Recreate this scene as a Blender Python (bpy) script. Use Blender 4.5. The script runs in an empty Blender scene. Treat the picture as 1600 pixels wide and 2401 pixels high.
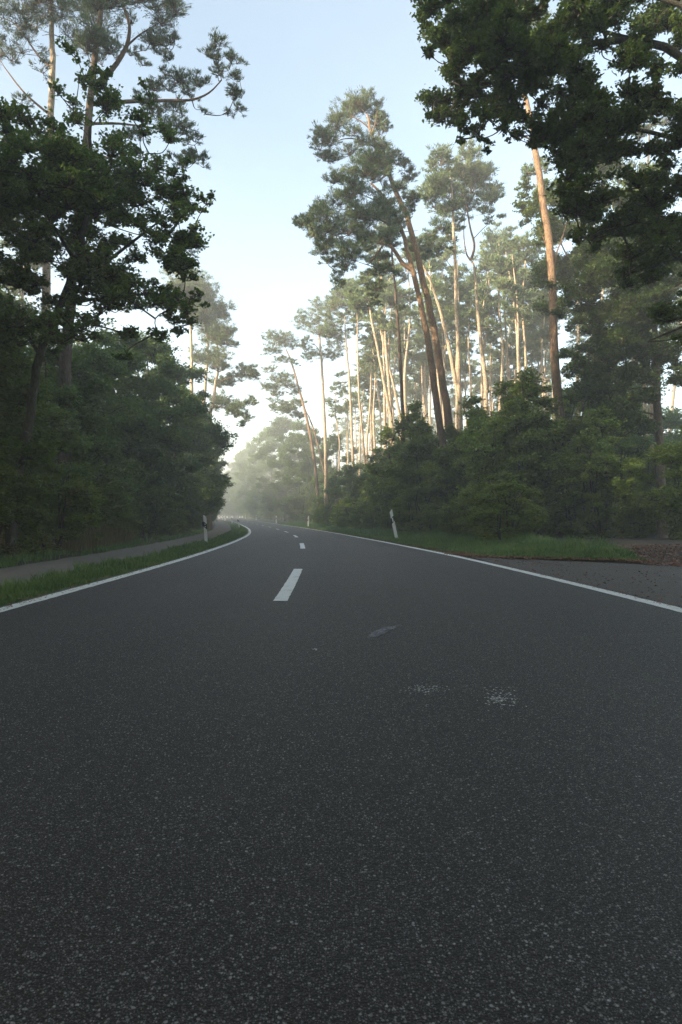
import bpy, math
import numpy as np
from mathutils import Vector

# ------------------------------------------------------------------ camera, world, sun
sc = bpy.context.scene
COL = sc.collection
FPX, HX, HY, CAMZ = 1600.0, 800.0, 1219.0, 0.78      # focal length and horizon in photo pixels, eye height in m
cam_d = bpy.data.cameras.new('camera')
cam = bpy.data.objects.new('camera', cam_d); COL.objects.link(cam)
cam.location = (0, 0, CAMZ); cam.rotation_euler = (math.pi / 2, 0, 0)
cam_d.sensor_fit = 'AUTO'; cam_d.sensor_width = 36.0; cam_d.lens = 36.0 * FPX / 2401.0
cam_d.shift_y = (HY - 1200.5) / 2401.0
cam_d.clip_start = 0.05; cam_d.clip_end = 3000
cam_d.dof.use_dof = True; cam_d.dof.focus_distance = 16.0; cam_d.dof.aperture_fstop = 11.0
sc.camera = cam

SUN_AZ, SUN_EL = 58.0, 19.0        # degrees left of straight behind the camera, elevation
az, el = math.radians(SUN_AZ), math.radians(SUN_EL)
to_sun = Vector((-math.sin(az) * math.cos(el), -math.cos(az) * math.cos(el), math.sin(el)))
world = bpy.data.worlds.new('World'); sc.world = world; world.use_nodes = True
nt = world.node_tree; nt.nodes.clear()
sky = nt.nodes.new('ShaderNodeTexSky'); sky.sky_type = 'NISHITA'; sky.sun_disc = False
sky.sun_elevation = el
sky.sun_rotation = math.atan2(to_sun.x, to_sun.y)
sky.air_density = 1.0; sky.dust_density = 2.6; sky.ozone_density = 1.0; sky.altitude = 50
bg = nt.nodes.new('ShaderNodeBackground'); bg.inputs['Strength'].default_value = 0.15
out = nt.nodes.new('ShaderNodeOutputWorld')
hs = nt.nodes.new('ShaderNodeHueSaturation'); hs.inputs['Saturation'].default_value = .74      # thin morning mist pales the whole sky
tn = nt.nodes.new('ShaderNodeMix'); tn.data_type = 'RGBA'; tn.blend_type = 'MULTIPLY'; tn.inputs[0].default_value = 1
tn.inputs[7].default_value = (.975, 1.0, .925, 1)
nt.links.new(sky.outputs[0], hs.inputs['Color']); nt.links.new(hs.outputs[0], tn.inputs[6]); nt.links.new(tn.outputs[2], bg.inputs[0]); nt.links.new(bg.outputs[0], out.inputs[0])
sun_d = bpy.data.lights.new('sun', 'SUN'); sun_d.energy = 5.0; sun_d.angle = math.radians(0.5)
sun_d.color = (1.0, 0.83, 0.6)
sun = bpy.data.objects.new('sun', sun_d); COL.objects.link(sun)
sun.rotation_euler = to_sun.to_track_quat('Z', 'Y').to_euler(); sun.location = (-30, -30, 40)
sc.view_settings.view_transform = 'Standard'; sc.view_settings.look = 'None'
sc.view_settings.exposure = 1.75; sc.view_settings.gamma = 1.0
sc.view_settings.use_curve_mapping = False
sc.cycles.use_denoising = True; sc.cycles.denoising_prefilter = 'NONE'
sc.cycles.max_bounces = 6; sc.cycles.diffuse_bounces = 3; sc.cycles.glossy_bounces = 2
sc.cycles.transmission_bounces = 3; sc.cycles.transparent_max_bounces = 8; sc.cycles.volume_bounces = 1
sc.cycles.sample_clamp_indirect = 6.0
R = np.random.default_rng(7)

# ------------------------------------------------------------------ helpers
def smooth_table(xs, ys, sig):
    g = np.arange(-90, 641, 1.0)
    v = np.interp(g, xs, ys)
    k = np.exp(-0.5 * (np.arange(-3 * sig, 3 * sig + 1) / sig) ** 2); k /= k.sum()
    h = len(k) // 2
    vp = np.concatenate([v[0] + (np.arange(-h, 0)) * (v[1] - v[0]), v, v[-1] + np.arange(1, h + 1) * (v[-1] - v[-2])])
    return g, np.convolve(vp, k, 'valid')
_cx = [-90, -30, 0, 6.8, 11.3, 15, 19.3, 23, 30, 34, 41, 45, 53, 58, 66, 70, 78, 82, 90, 94, 106, 118, 130, 160, 200, 260, 350, 500, 640]
_cy = [-2.5, -.7, -.52, -.57, -.68, -.82, -1.08, -1.32, -1.92, -2.3, -3.12, -3.66, -4.75, -5.5, -6.78, -7.45, -8.85, -9.5, -10.95, -11.7, -13.9, -16.3, -18.8, -25.5, -36, -58, -103, -200, -300]
TC = smooth_table(_cx, _cy, 2)
TR = smooth_table([-90, 6, 11, 14, 19, 24, 30, 36, 60, 95, 130, 640], [3.5, 3.5, 3.35, 3.28, 3.05, 2.9, 2.72, 2.65, 2.8, 2.6, 2.5, 2.5], 2)
TZ = smooth_table([-90, 55, 66, 80, 92, 106, 118, 130, 160, 200, 300, 640], [0, 0, .05, .11, .22, .34, .46, .6, .88, 1.1, 1.5, 2.0], 4)
def c_(y): return np.interp(y, *TC)
def rr(y): return np.interp(y, *TR)
def zr(y): return np.interp(y, *TZ)
LL = 2.35                                              # centre line to left edge line
def gz(x, y):                                          # height of the ground
    o = x - c_(y)
    r = rr(y)
    prof_l = np.interp(-o, [LL, LL + .35, LL + 1.0, 5.6, 7.5, 12, 60], [0, -.04, -.12, -.14, -.02, .12, .3])
    prof_r = np.interp(o - r, [0, .5, 1.6, 2.6, 6, 60], [0, .0, .05, .08, .14, .3])
    prof_r = prof_r * np.clip((y - 11.2) / 3.5, 0.0, 1) if np.isscalar(y) or True else prof_r
    bump = (np.sin(x * .7 + 1.3) * np.cos(y * .53) * .05 + np.sin(x * .23 + y * .31) * .07)
    m = np.clip((np.where(o < 0, -o - 6, o - r - 3.5)) / 4, 0, 1)
    return zr(y) + np.where(o < 0, prof_l, prof_r) + bump * m
def P(px, py, d):                                      # the place seen at a photo pixel, d metres ahead
    return np.array([(px - HX) * d / FPX, d, CAMZ + (HY - py) * d / FPX])

def link(o, parent=None):
    COL.objects.link(o)
    if parent is not None: o.parent = parent
    return o
def tag(o, label=None, cat=None, group=None, kind=None):
    if label: o['label'] = label
    if cat: o['category'] = cat
    if group: o['group'] = group
    if kind: o['kind'] = kind
    return o
def empty(name, loc, rz=0):
    o = bpy.data.objects.new(name, None); o.empty_display_size = .3
    o.location = [float(a) for a in loc]; o.rotation_euler = (0, 0, rz); return link(o)

class Geo:
    def __init__(s): s.v = []; s.n = 0; s.f = []
    def add(s, v, f, m=0):
        v = np.asarray(v, float).reshape(-1, 3); f = np.asarray(f, int)
        if len(v) == 0: return
        s.v.append(v); s.f.append((f + s.n, m)); s.n += len(v)
    def mesh(s, name, mats, smooth=()):
        me = bpy.data.meshes.new(name)
        V = np.concatenate(s.v); me.vertices.add(len(V)); me.vertices.foreach_set('co', V.ravel())
        li = np.concatenate([f.ravel() for f, m in s.f])
        tot = np.concatenate([np.full(len(f), f.shape[1]) for f, m in s.f])
        mi = np.concatenate([np.full(len(f), m) for f, m in s.f])
        st = np.concatenate([[0], np.cumsum(tot)[:-1]])
        me.loops.add(len(li)); me.loops.foreach_set('vertex_index', li.astype(np.int32))
        me.polygons.add(len(tot)); me.polygons.foreach_set('loop_start', st.astype(np.int32))
        me.polygons.foreach_set('material_index', mi.astype(np.int32))
        if smooth:
            me.polygons.foreach_set('use_smooth', np.isin(mi, list(smooth)))
        else:
            me.polygons.foreach_set('use_smooth', np.zeros(len(tot), bool))
        for m in mats: me.materials.append(m)
        me.update(calc_edges=True)
        return me
    def build(s, name, mats, parent=None, smooth=()):
        if not isinstance(mats, (list, tuple)): mats = [mats]
        return link(bpy.data.objects.new(name, s.mesh(name, mats, smooth)), parent)

def tube(g, pts, rad, sides=8, m=0, rng=None, rough=0.0, cap=True):
    pts = np.asarray(pts, float); n = len(pts); rad = np.broadcast_to(np.asarray(rad, float), (n,))
    t = np.gradient(pts, axis=0); t /= np.linalg.norm(t, axis=1)[:, None] + 1e-9
    ref = np.array([0, 1., 0]) if abs(t[:, 2]).mean() > .5 else np.array([0, 0, 1.])
    a = np.cross(t, ref); a /= np.linalg.norm(a, axis=1)[:, None] + 1e-9
    b = np.cross(t, a)
    th = np.arange(sides) * 2 * np.pi / sides
    rr_ = rad[:, None] * np.ones((n, sides))
    if rng is not None and rough: rr_ = rr_ * (1 + rough * rng.standard_normal((n, sides)))
    v = pts[:, None] + rr_[..., None] * (np.cos(th)[None, :, None] * a[:, None] + np.sin(th)[None, :, None] * b[:, None])
    i = np.arange(n - 1)[:, None] * sides; j = np.arange(sides)[None]; k = (j + 1) % sides
    f = np.stack([i + j, i + k, i + sides + k, i + sides + j], -1).reshape(-1, 4)
    g.add(v.reshape(-1, 3), f, m)
    if cap:
        g.add(v[-1], np.stack([np.zeros(sides - 2, int), np.arange(1, sides - 1), np.arange(2, sides)], -1), m)
def prisms(g, A, B, ra, rb, m=0):
    N = len(A)
    if N == 0: return
    t = B - A; t /= np.linalg.norm(t, axis=1)[:, None] + 1e-9
    a = np.cross(t, np.array([.31, .77, .55])); a /= np.linalg.norm(a, axis=1)[:, None] + 1e-9
    b = np.cross(t, a)
    ra = np.broadcast_to(ra, (N,)); rb = np.broadcast_to(rb, (N,))
    vs = []
    for P0, r in ((A, ra), (B, rb)):
        for k in range(3):
            th = k * 2 * np.pi / 3
            vs.append(P0 + r[:, None] * (math.cos(th) * a + math.sin(th) * b))
    v = np.stack(vs, 1).reshape(-1, 3)
    base = np.arange(N)[:, None] * 6
    f = np.concatenate([base + np.array([k, (k + 1) % 3, 3 + (k + 1) % 3, 3 + k]) for k in range(3)], 0)
    g.add(v, f, m)
def unit(rng, n):
    v = rng.standard_normal((n, 3)); return v / np.linalg.norm(v, axis=1)[:, None]
def leaves(g, C, L, W, rng, m=0, up=.6):
    n = len(C)
    if n == 0: return
    nn = unit(rng, n); nn[:, 2] = np.abs(nn[:, 2]) + up; nn /= np.linalg.norm(nn, axis=1)[:, None]
    t = np.cross(nn, unit(rng, n)); t /= np.linalg.norm(t, axis=1)[:, None] + 1e-9
    w = np.cross(nn, t)
    s = rng.uniform(.6, 1.3, n)[:, None]
    l = L * s * .5; ww = W * s * .5
    dz = np.array([0, 0, -1.]) * (l * .35)
    v = np.stack([C - t * l + dz, C + w * ww + t * l * .1, C + t * l + dz, C - w * ww + t * l * .1], 1).reshape(-1, 3)
    g.add(v, np.arange(n * 4).reshape(-1, 4), m)
def needles(g, C, D, L, W, rng, m=0):
    n = len(C)
    if n == 0: return
    d = D + .75 * unit(rng, n); d /= np.linalg.norm(d, axis=1)[:, None]
    w = np.cross(d, unit(rng, n)); w /= np.linalg.norm(w, axis=1)[:, None] + 1e-9
    s = rng.uniform(.6, 1.25, n)[:, None]
    v = np.stack([C - w * W * .5, C + w * W * .5, C + d * L * s], 1).reshape(-1, 3)
    g.add(v, np.arange(n * 3).reshape(-1, 3), m)
def curve(pts, n=14):
    """smooth (Catmull-Rom) polyline through the points"""
    p = np.asarray(pts, float)
    if len(p) < 3: return np.linspace(p[0], p[-1], n)
    q = np.vstack([2 * p[0] - p[1], p, 2 * p[-1] - p[-2]]); o = []
    per = max(2, int(math.ceil(n / (len(p) - 1))))
    for i in range(1, len(q) - 2):
        for u in np.linspace(0, 1, per, endpoint=False):
            a, b, c, d = q[i - 1], q[i], q[i + 1], q[i + 2]
            o.append(.5 * (2 * b + (c - a) * u + (2 * a - 5 * b + 4 * c - d) * u * u + (3 * b - a - 3 * c + d) * u ** 3))
    o.append(p[-1]); return np.array(o)

def foliage(g, clumps, n, rng, kind='leaf', L=.09, W=.06, nodes=None, sub=26, sig=.2, mleaf=0, mwood=1, flat=1.0, rbr=.03):
    """clumps: (x,y,z,r) -> twigs and leaves. nodes: skeleton points from which branches run out."""
    K = np.asarray(clumps, float)
    c, r = K[:, :3], K[:, 3]
    wgt = r ** 1.7; wgt /= wgt.sum()
    ns = np.maximum(5, (sub * len(K) * wgt).astype(int))
    cid = np.repeat(np.arange(len(K)), ns)
    u = unit(rng, len(cid)); u[:, 2] = np.where(u[:, 2] < -.35, -u[:, 2] * .6, u[:, 2])
    rad = rng.uniform(.12, 1.0, len(cid)) ** .5 * rng.uniform(.75, 1.45, len(cid))
    S = c[cid] + u * (rad * r[cid])[:, None] * np.array([1, 1, flat])
    org = c[cid] - np.array([0, 0, 1]) * (r[cid] * .35)[:, None] * flat
    mid = (org + S) / 2 + rng.standard_normal(S.shape) * .06 * r[cid][:, None]
    prisms(g, org, mid, .012, .008, mwood); prisms(g, mid, S, .008, .003, mwood)
    if nodes is not None:
        nd = nodes[:, :3].copy(); order = np.argsort([np.min(np.linalg.norm(nd - c[i], axis=1)) for i in range(len(K))])
        for i in order:                                    # each branch springs from the nearest wood already there
            dv = nd - c[i]
            cost = np.linalg.norm(dv, axis=1) + .7 * np.maximum(0, dv[:, 2])
            a = nd[np.argmin(cost)]; b = c[i] - np.array([0, 0, r[i] * .2])
            ln = np.linalg.norm(b - a)
            if ln < .08: continue
            md = (a + b) / 2 + rng.standard_normal(3) * .12 * ln + np.array([0, 0, -.05 * ln])
            pp = curve([a, md, b], 5); q = min(.009 + .014 * ln, rbr * 1.3)
            tube(g, pp, np.linspace(q, .008, len(pp)), 4, mwood, cap=False)
            nd = np.vstack([nd, pp[2:]])
    sid = rng.choice(len(cid), n, p=(wgt[cid] / ns[cid]) / (wgt[cid] / ns[cid]).sum())
    s_loc = sig * np.sqrt(r[cid[sid]]) * .6
    tt = 1.12 - np.abs(rng.standard_normal(n)) * (.3 if kind == 'leaf' else .14)           # leaves sit along the outer part of each twig
    base = org[sid] + (S[sid] - org[sid]) * tt[:, None]
    if kind == 'leaf':
        C = base + rng.standard_normal((n, 3)) * s_loc[:, None] * np.array([1, 1, .7])
        leaves(g, C, L, W, rng, mleaf)
    else:
        D = S[sid] - org[sid]; D /= np.linalg.norm(D, axis=1)[:, None] + 1e-9; D[:, 2] += .35
        C = base + rng.standard_normal((n, 3)) * s_loc[:, None] * np.array([1, 1, .5])
        needles(g, C, D, L, W, rng, mleaf)

# ------------------------------------------------------------------ materials
def newmat(name):
    m = bpy.data.materials.new(name); m.use_nodes = True
    n = m.node_tree.nodes; l = m.node_tree.links
    b = n['Principled BSDF']; return m, n, l, b
def N(n, t, **kw):
    x = n.new(t)
    for k, v in kw.items():
        if k in x.inputs: x.inputs[k].default_value = v
        else: setattr(x, k, v)
    return x
def ramp(n, stops):
    r = n.new('ShaderNodeValToRGB'); e = r.color_ramp.elements
    while len(e) < len(stops): e.new(.5)
    for i, (p, c) in enumerate(stops): e[i].position = p; e[i].color = (*c, 1)
    return r
def leafmat(name, cols, scale=.35, trans=.35, rough=.55):
    m, n, l, b = newmat(name)
    geo = N(n, 'ShaderNodeNewGeometry'); tc = N(n, 'ShaderNodeTexCoord')
    no = N(n, 'ShaderNodeTexNoise', Scale=scale, Detail=2.0)
    l.new(tc.outputs['Object'], no.inputs['Vector'])
    ad = N(n, 'ShaderNodeMath', operation='MULTIPLY_ADD'); ad.inputs[1].default_value = .45
    l.new(geo.outputs['Random Per Island'], ad.inputs[0])
    oi = N(n, 'ShaderNodeObjectInfo'); orr = N(n, 'ShaderNodeMapRange'); orr.inputs[3].default_value = .7; orr.inputs[4].default_value = 1.45
    l.new(oi.outputs['Random'], orr.inputs[0])
    su = N(n, 'ShaderNodeMath', operation='SUBTRACT'); su.inputs[1].default_value = .22
    l.new(no.outputs['Fac'], su.inputs[0]); l.new(su.outputs[0], ad.inputs[2])
    rp0 = ramp(n, cols); l.new(ad.outputs[0], rp0.inputs[0])
    rp = N(n, 'ShaderNodeHueSaturation'); l.new(rp0.outputs[0], rp.inputs['Color']); l.new(orr.outputs[0], rp.inputs['Value'])
    l.new(rp.outputs[0], b.inputs['Base Color']); b.inputs['Roughness'].default_value = rough
    b.inputs['Specular IOR Level'].default_value = .35
    tr = N(n, 'ShaderNodeBsdfTranslucent')
    hs = N(n, 'ShaderNodeHueSaturation', Saturation=1.1, Value=1.5); hs.inputs['Hue'].default_value = .48
    l.new(rp.outputs[0], hs.inputs['Color']); l.new(hs.outputs[0], tr.inputs[0])
    mx = N(n, 'ShaderNodeMixShader'); mx.inputs[0].default_value = trans
    l.new(b.outputs[0], mx.inputs[1]); l.new(tr.outputs[0], mx.inputs[2])
    l.new(mx.outputs[0], n['Material Output'].inputs[0]); return m
M = {}
M['oak_leaf'] = leafmat('oak_leaf', [(0, (.024, .05, .016)), (.4, (.058, .105, .026)), (.8, (.115, .17, .038)), (1, (.2, .185, .04))])
M['bush_leaf'] = leafmat('bush_leaf', [(0, (.03, .062, .016)), (.35, (.08, .13, .026)), (.75, (.16, .21, .04)), (1, (.26, .2, .05))], .6)
M['lime_leaf'] = leafmat('lime_leaf', [(0, (.05, .1, .02)), (.5, (.08, .14, .03)), (1, (.12, .18, .04))], .6, .45)
M['needle'] = leafmat('needle', [(0, (.035, .065, .032)), (.5, (.085, .12, .05)), (.9, (.13, .15, .06)), (1, (.16, .14, .06))], .5, .18)
M['dead_needle'] = leafmat('dead_needle', [(0, (.1, .08, .025)), (1, (.17, .14, .05))], .5, .2)

def barkmat(name, low, high, z0, z1, sc_=3.0, bump=.6):
    m, n, l, b = newmat(name)
    tc = N(n, 'ShaderNodeTexCoord'); mp = N(n, 'ShaderNodeMapping'); mp.inputs['Scale'].default_value = (1, 1, .28)
    l.new(tc.outputs['Object'], mp.inputs[0])
    vo = N(n, 'ShaderNodeTexVoronoi', Scale=sc_ * 6, feature='DISTANCE_TO_EDGE')
    no = N(n, 'ShaderNodeTexNoise', Scale=sc_ * 3, Detail=6.0, Roughness=.7)
    l.new(mp.outputs[0], no.inputs['Vector'])
    mixv = N(n, 'ShaderNodeMix', data_type='VECTOR'); mixv.inputs[0].default_value = .12
    l.new(mp.outputs[0], mixv.inputs[4]); l.new(no.outputs['Color'], mixv.inputs[5]); l.new(mixv.outputs[1], vo.inputs['Vector'])
    sx = N(n, 'ShaderNodeSeparateXYZ'); l.new(tc.outputs['Object'], sx.inputs[0])
    mr = N(n, 'ShaderNodeMapRange'); mr.inputs[1].default_value = z0; mr.inputs[2].default_value = z1
    l.new(sx.outputs[2], mr.inputs[0])
    mc = N(n, 'ShaderNodeMix', data_type='RGBA'); mc.inputs[6].default_value = (*low, 1); mc.inputs[7].default_value = (*high, 1)
    l.new(mr.outputs[0], mc.inputs[0])
    rp = ramp(n, [(0, (.35, .33, .32)), (.12, (.8, .8, .8)), (1, (1.25, 1.22, 1.2))])
    l.new(vo.outputs[0], rp.inputs[0])
    mu = N(n, 'ShaderNodeMix', data_type='RGBA', blend_type='MULTIPLY'); mu.inputs[0].default_value = 1
    l.new(mc.outputs[2], mu.inputs[6]); l.new(rp.outputs[0], mu.inputs[7])
    r2 = ramp(n, [(.3, (.65, .65, .65)), (.7, (1.3, 1.3, 1.3))]); l.new(no.outputs['Fac'], r2.inputs[0])
    m2 = N(n, 'ShaderNodeMix', data_type='RGBA', blend_type='MULTIPLY'); m2.inputs[0].default_value = .8
    l.new(mu.outputs[2], m2.inputs[6]); l.new(r2.outputs[0], m2.inputs[7])
    l.new(m2.outputs[2], b.inputs['Base Color']); b.inputs['Roughness'].default_value = .85
    b.inputs['Specular IOR Level'].default_value = .2
    bp = N(n, 'ShaderNodeBump', Strength=bump, Distance=.03); l.new(vo.outputs[0], bp.inputs['Height']); l.new(bp.outputs[0], b.inputs['Normal'])
    return m
M['pine_bark'] = barkmat('pine_bark', (.12, .09, .068), (.31, .195, .115), 4.0, 13.0)
M['pine_bark_grey'] = barkmat('pine_bark_grey', (.11, .09, .075), (.2, .14, .1), 4.0, 14.0)
M['pine_bark_pale'] = barkmat('pine_bark_pale', (.26, .185, .125), (.48, .38, .27), 1.0, 8.0)
M['pine_limb'] = barkmat('pine_limb', (.16, .11, .075), (.22, .14, .09), 3.0, 12.0)
M['oak_bark'] = barkmat('oak_bark', (.09, .085, .065), (.08, .075, .06), 0, 10)
M['oak_bark_brown'] = barkmat('oak_bark_brown', (.19, .145, .1), (.15, .12, .085), 0, 10)
M['twig'] = barkmat('twig', (.09, .075, .06), (.09, .075, .06), 0, 10)
M['pine_twig'] = barkmat('pine_twig', (.11, .08, .055), (.13, .09, .06), 0, 10)

def groundmat():
    m, n, l, b = newmat('forest_floor')
    tc = N(n, 'ShaderNodeTexCoord')
    no = N(n, 'ShaderNodeTexNoise', Scale=1.3, Detail=8.0, Roughness=.7); l.new(tc.outputs['Object'], no.inputs['Vector'])
    n2 = N(n, 'ShaderNodeTexVoronoi', Scale=22.0); l.new(tc.outputs['Object'], n2.inputs['Vector'])
    rp = ramp(n, [(.3, (.018, .013, .009)), (.5, (.034, .024, .015)), (.62, (.026, .03, .013)), (.8, (.06, .04, .022))])
    l.new(no.outputs['Fac'], rp.inputs[0])
    mu = N(n, 'ShaderNodeMix', data_type='RGBA', blend_type='OVERLAY'); mu.inputs[0].default_value = .35
    l.new(rp.outputs[0], mu.inputs[6]); l.new(n2.outputs['Color'], mu.inputs[7])
    l.new(mu.outputs[2], b.inputs['Base Color']); b.inputs['Roughness'].default_value = .95
    bp = N(n, 'ShaderNodeBump', Strength=.8, Distance=.05); l.new(n2.outputs['Distance'], bp.inputs['Height']); l.new(bp.outputs[0], b.inputs['Normal'])
    return m
M['floor'] = groundmat()
def simple(name, cols, scale, rough=.8, bump=.2, dist=.01, detail=6.0, spec=.3):
    m, n, l, b = newmat(name)
    tc = N(n, 'ShaderNodeTexCoord')
    no = N(n, 'ShaderNodeTexNoise', Scale=scale, Detail=detail, Roughness=.65); l.new(tc.outputs['Object'], no.inputs['Vector'])
    rp = ramp(n, cols); l.new(no.outputs['Fac'], rp.inputs[0]); l.new(rp.outputs[0], b.inputs['Base Color'])
    b.inputs['Roughness'].default_value = rough; b.inputs['Specular IOR Level'].default_value = spec
    bp = N(n, 'ShaderNodeBump', Strength=bump, Distance=dist); l.new(no.outputs['Fac'], bp.inputs['Height']); l.new(bp.outputs[0], b.inputs['Normal'])
    return m
def asphalt(name, base=(.05, .05, .053), old=0.0):
    m, n, l, b = newmat(name)
    tc = N(n, 'ShaderNodeTexCoord'); co = tc.outputs['Object']
    nw = N(n, 'ShaderNodeTexNoise', Scale=60.0, Detail=2.0); l.new(co, nw.inputs['Vector'])
    mv = N(n, 'ShaderNodeMix', data_type='VECTOR'); mv.inputs[0].default_value = .006; l.new(co, mv.inputs[4]); l.new(nw.outputs['Color'], mv.inputs[5])
    # three sizes of stone
    cols = []; H = None
    def stone(scale, thr, bright):
        v = N(n, 'ShaderNodeTexVoronoi', Scale=scale); v.inputs['Randomness'].default_value = 1; l.new(mv.outputs[1], v.inputs['Vector'])
        s = N(n, 'ShaderNodeSeparateColor'); l.new(v.outputs['Color'], s.inputs[0])
        r = ramp(n, [(0, (0, 0, 0)), (thr, (0, 0, 0)), (1, (1, 1, 1))]); l.new(s.outputs[0], r.inputs[0])
        e = ramp(n, [(0, (1, 1, 1)), (.33, (1, 1, 1)), (.46, (0, 0, 0))]); 
        l.new(v.outputs['Distance'], e.inputs[0])
        mu = N(n, 'ShaderNodeMath', operation='MULTIPLY'); l.new(r.outputs[0], mu.inputs[0]); l.new(e.outputs[0], mu.inputs[1])
        mb = N(n, 'ShaderNodeMath', operation='MULTIPLY'); mb.inputs[1].default_value = bright; l.new(mu.outputs[0], mb.inputs[0])
        return v, s, mb
    v1, s1, a1 = stone(215, .66, .3)
    v2, s2, a2 = stone(120, .92, .36)
    v3, s3, a3 = stone(420, .5, .24)
    ad = N(n, 'ShaderNodeMath', operation='ADD'); l.new(a1.outputs[0], ad.inputs[0]); l.new(a2.outputs[0], ad.inputs[1])
    ad2 = N(n, 'ShaderNodeMath', operation='ADD'); l.new(ad.outputs[0], ad2.inputs[0]); l.new(a3.outputs[0], ad2.inputs[1])
    big = N(n, 'ShaderNodeTexNoise', Scale=.35, Detail=5.0, Roughness=.6); l.new(co, big.inputs['Vector'])
    rb = ramp(n, [(.3, (.82, .82, .83)), (.7, (1.18, 1.17, 1.16))]); l.new(big.outputs['Fac'], rb.inputs[0])
    wm = N(n, 'ShaderNodeMapping'); wm.inputs['Scale'].default_value = (1.3, .05, 1); l.new(co, wm.inputs[0])
    wt = N(n, 'ShaderNodeTexNoise', Scale=1.0, Detail=3.0); l.new(wm.outputs[0], wt.inputs['Vector'])
    rw_ = ramp(n, [(.35, (.8, .8, .8)), (.65, (1.2, 1.2, 1.2))]); l.new(wt.outputs['Fac'], rw_.inputs[0])
    mw = N(n, 'ShaderNodeMix', data_type='RGBA', blend_type='MULTIPLY'); mw.inputs[0].default_value = 1
    l.new(rb.outputs[0], mw.inputs[6]); l.new(rw_.outputs[0], mw.inputs[7])
    fine = N(n, 'ShaderNodeTexNoise', Scale=420.0, Detail=2.0); l.new(co, fine.inputs['Vector'])
    rf = ramp(n, [(.35, (.35, .35, .35)), (.7, (1.35, 1.35, 1.35))]); l.new(fine.outputs['Fac'], rf.inputs[0])
    m1 = N(n, 'ShaderNodeMix', data_type='RGBA', blend_type='MULTIPLY'); m1.inputs[0].default_value = 1
    m1.inputs[6].default_value = (*base, 1); l.new(mw.outputs[2], m1.inputs[7])
    m2 = N(n, 'ShaderNodeMix', data_type='RGBA', blend_type='MULTIPLY'); m2.inputs[0].default_value = 1
    l.new(m1.outputs[2], m2.inputs[6]); l.new(rf.outputs[0], m2.inputs[7])
    tint = N(n, 'ShaderNodeMix', data_type='RGBA'); tint.inputs[6].default_value = (.93, .94, 1, 1); tint.inputs[7].default_value = (1, .92, .86, 1)
    l.new(s1.outputs[1], tint.inputs[0])
    ts = N(n, 'ShaderNodeMix', data_type='RGBA', blend_type='MULTIPLY'); ts.inputs[0].default_value = 1
    l.new(tint.outputs[2], ts.inputs[6]); l.new(ad2.outputs[0], ts.inputs[7])
    m3 = N(n, 'ShaderNodeMix', data_type='RGBA', blend_type='ADD'); m3.inputs[0].default_value = 1
    l.new(m2.outputs[2], m3.inputs[6]); l.new(ts.outputs[2], m3.inputs[7])
    last = m3.outputs[2]
    if old:
        n4 = N(n, 'ShaderNodeTexNoise', Scale=3.0, Detail=7.0, Roughness=.7); l.new(co, n4.inputs['Vector'])
        r4 = ramp(n, [(.45, (0, 0, 0)), (.65, (1, 1, 1))]); l.new(n4.outputs['Fac'], r4.inputs[0])
        mo = N(n, 'ShaderNodeMix', data_type='RGBA'); mo.inputs[7].default_value = (.075, .055, .038, 1)
        mm = N(n, 'ShaderNodeMath', operation='MULTIPLY'); mm.inputs[1].default_value = old; l.new(r4.outputs[0], mm.inputs[0]); l.new(mm.outputs[0], mo.inputs[0])
        l.new(last, mo.inputs[6]); last = mo.outputs[2]
    l.new(last, b.inputs['Base Color']); b.inputs['Roughness'].default_value = .66
    b.inputs['Specular IOR Level'].default_value = .35
    inv = N(n, 'ShaderNodeMath', operation='SUBTRACT'); inv.inputs[0].default_value = 1; l.new(v1.outputs['Distance'], inv.inputs[1])
    b1 = N(n, 'ShaderNodeBump', Strength=.9, Distance=.004); l.new(inv.outputs[0], b1.inputs['Height'])
    l.new(b1.outputs[0], b.inputs['Normal'])
    return m
M['asphalt'] = asphalt('asphalt', (.028, .0235, .0225))
M['asphalt_old'] = asphalt('asphalt_old', (.042, .036, .03), .85)
M['path'] = simple('path_gravel', [(.3, (.09, .082, .07)), (.7, (.18, .16, .135))], 30, .95, .5, .01)
def paintmat():
    m, n, l, b = newmat('road_paint')
    tc = N(n, 'ShaderNodeTexCoord'); co = tc.outputs['Object']
    v = N(n, 'ShaderNodeTexVoronoi', Scale=110.0); l.new(co, v.inputs['Vector'])
    no = N(n, 'ShaderNodeTexNoise', Scale=6.0, Detail=8.0, Roughness=.75); l.new(co, no.inputs['Vector'])
    rp = ramp(n, [(.3, (.42, .43, .41)), (.43, (.76, .78, .76)), (.8, (.84, .85, .83))]); l.new(no.outputs['Fac'], rp.inputs[0])
    r2 = ramp(n, [(.0, (1, 1, 1)), (.45, (.95, .95, .95)), (.75, (.7, .7, .7))]); l.new(v.outputs['Distance'], r2.inputs[0])
    mu = N(n, 'ShaderNodeMix', data_type='RGBA', blend_type='MULTIPLY'); mu.inputs[0].default_value = 1
    l.new(rp.outputs[0], mu.inputs[6]); l.new(r2.outputs[0], mu.inputs[7])
    l.new(mu.outputs[2], b.inputs['Base Color']); b.inputs['Roughness'].default_value = .7
    bp = N(n, 'ShaderNodeBump', Strength=.5, Distance=.003, invert=True); l.new(v.outputs['Distance'], bp.inputs['Height']); l.new(bp.outputs[0], b.inputs['Normal'])
    return m
M['paint'] = paintmat()
M['post_white'] = simple('post_white', [(.3, (.6, .6, .56)), (.6, (.8, .8, .76))], 14, .5, .1, .002)
M['post_black'] = simple('post_black', [(.3, (.015, .015, .017)), (.7, (.03, .03, .032))], 14, .5, .1, .002)
M['reflector'] = simple('reflector', [(.3, (.6, .62, .6)), (.7, (.75, .76, .74))], 60, .15, .1, .001, spec=.8)
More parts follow.
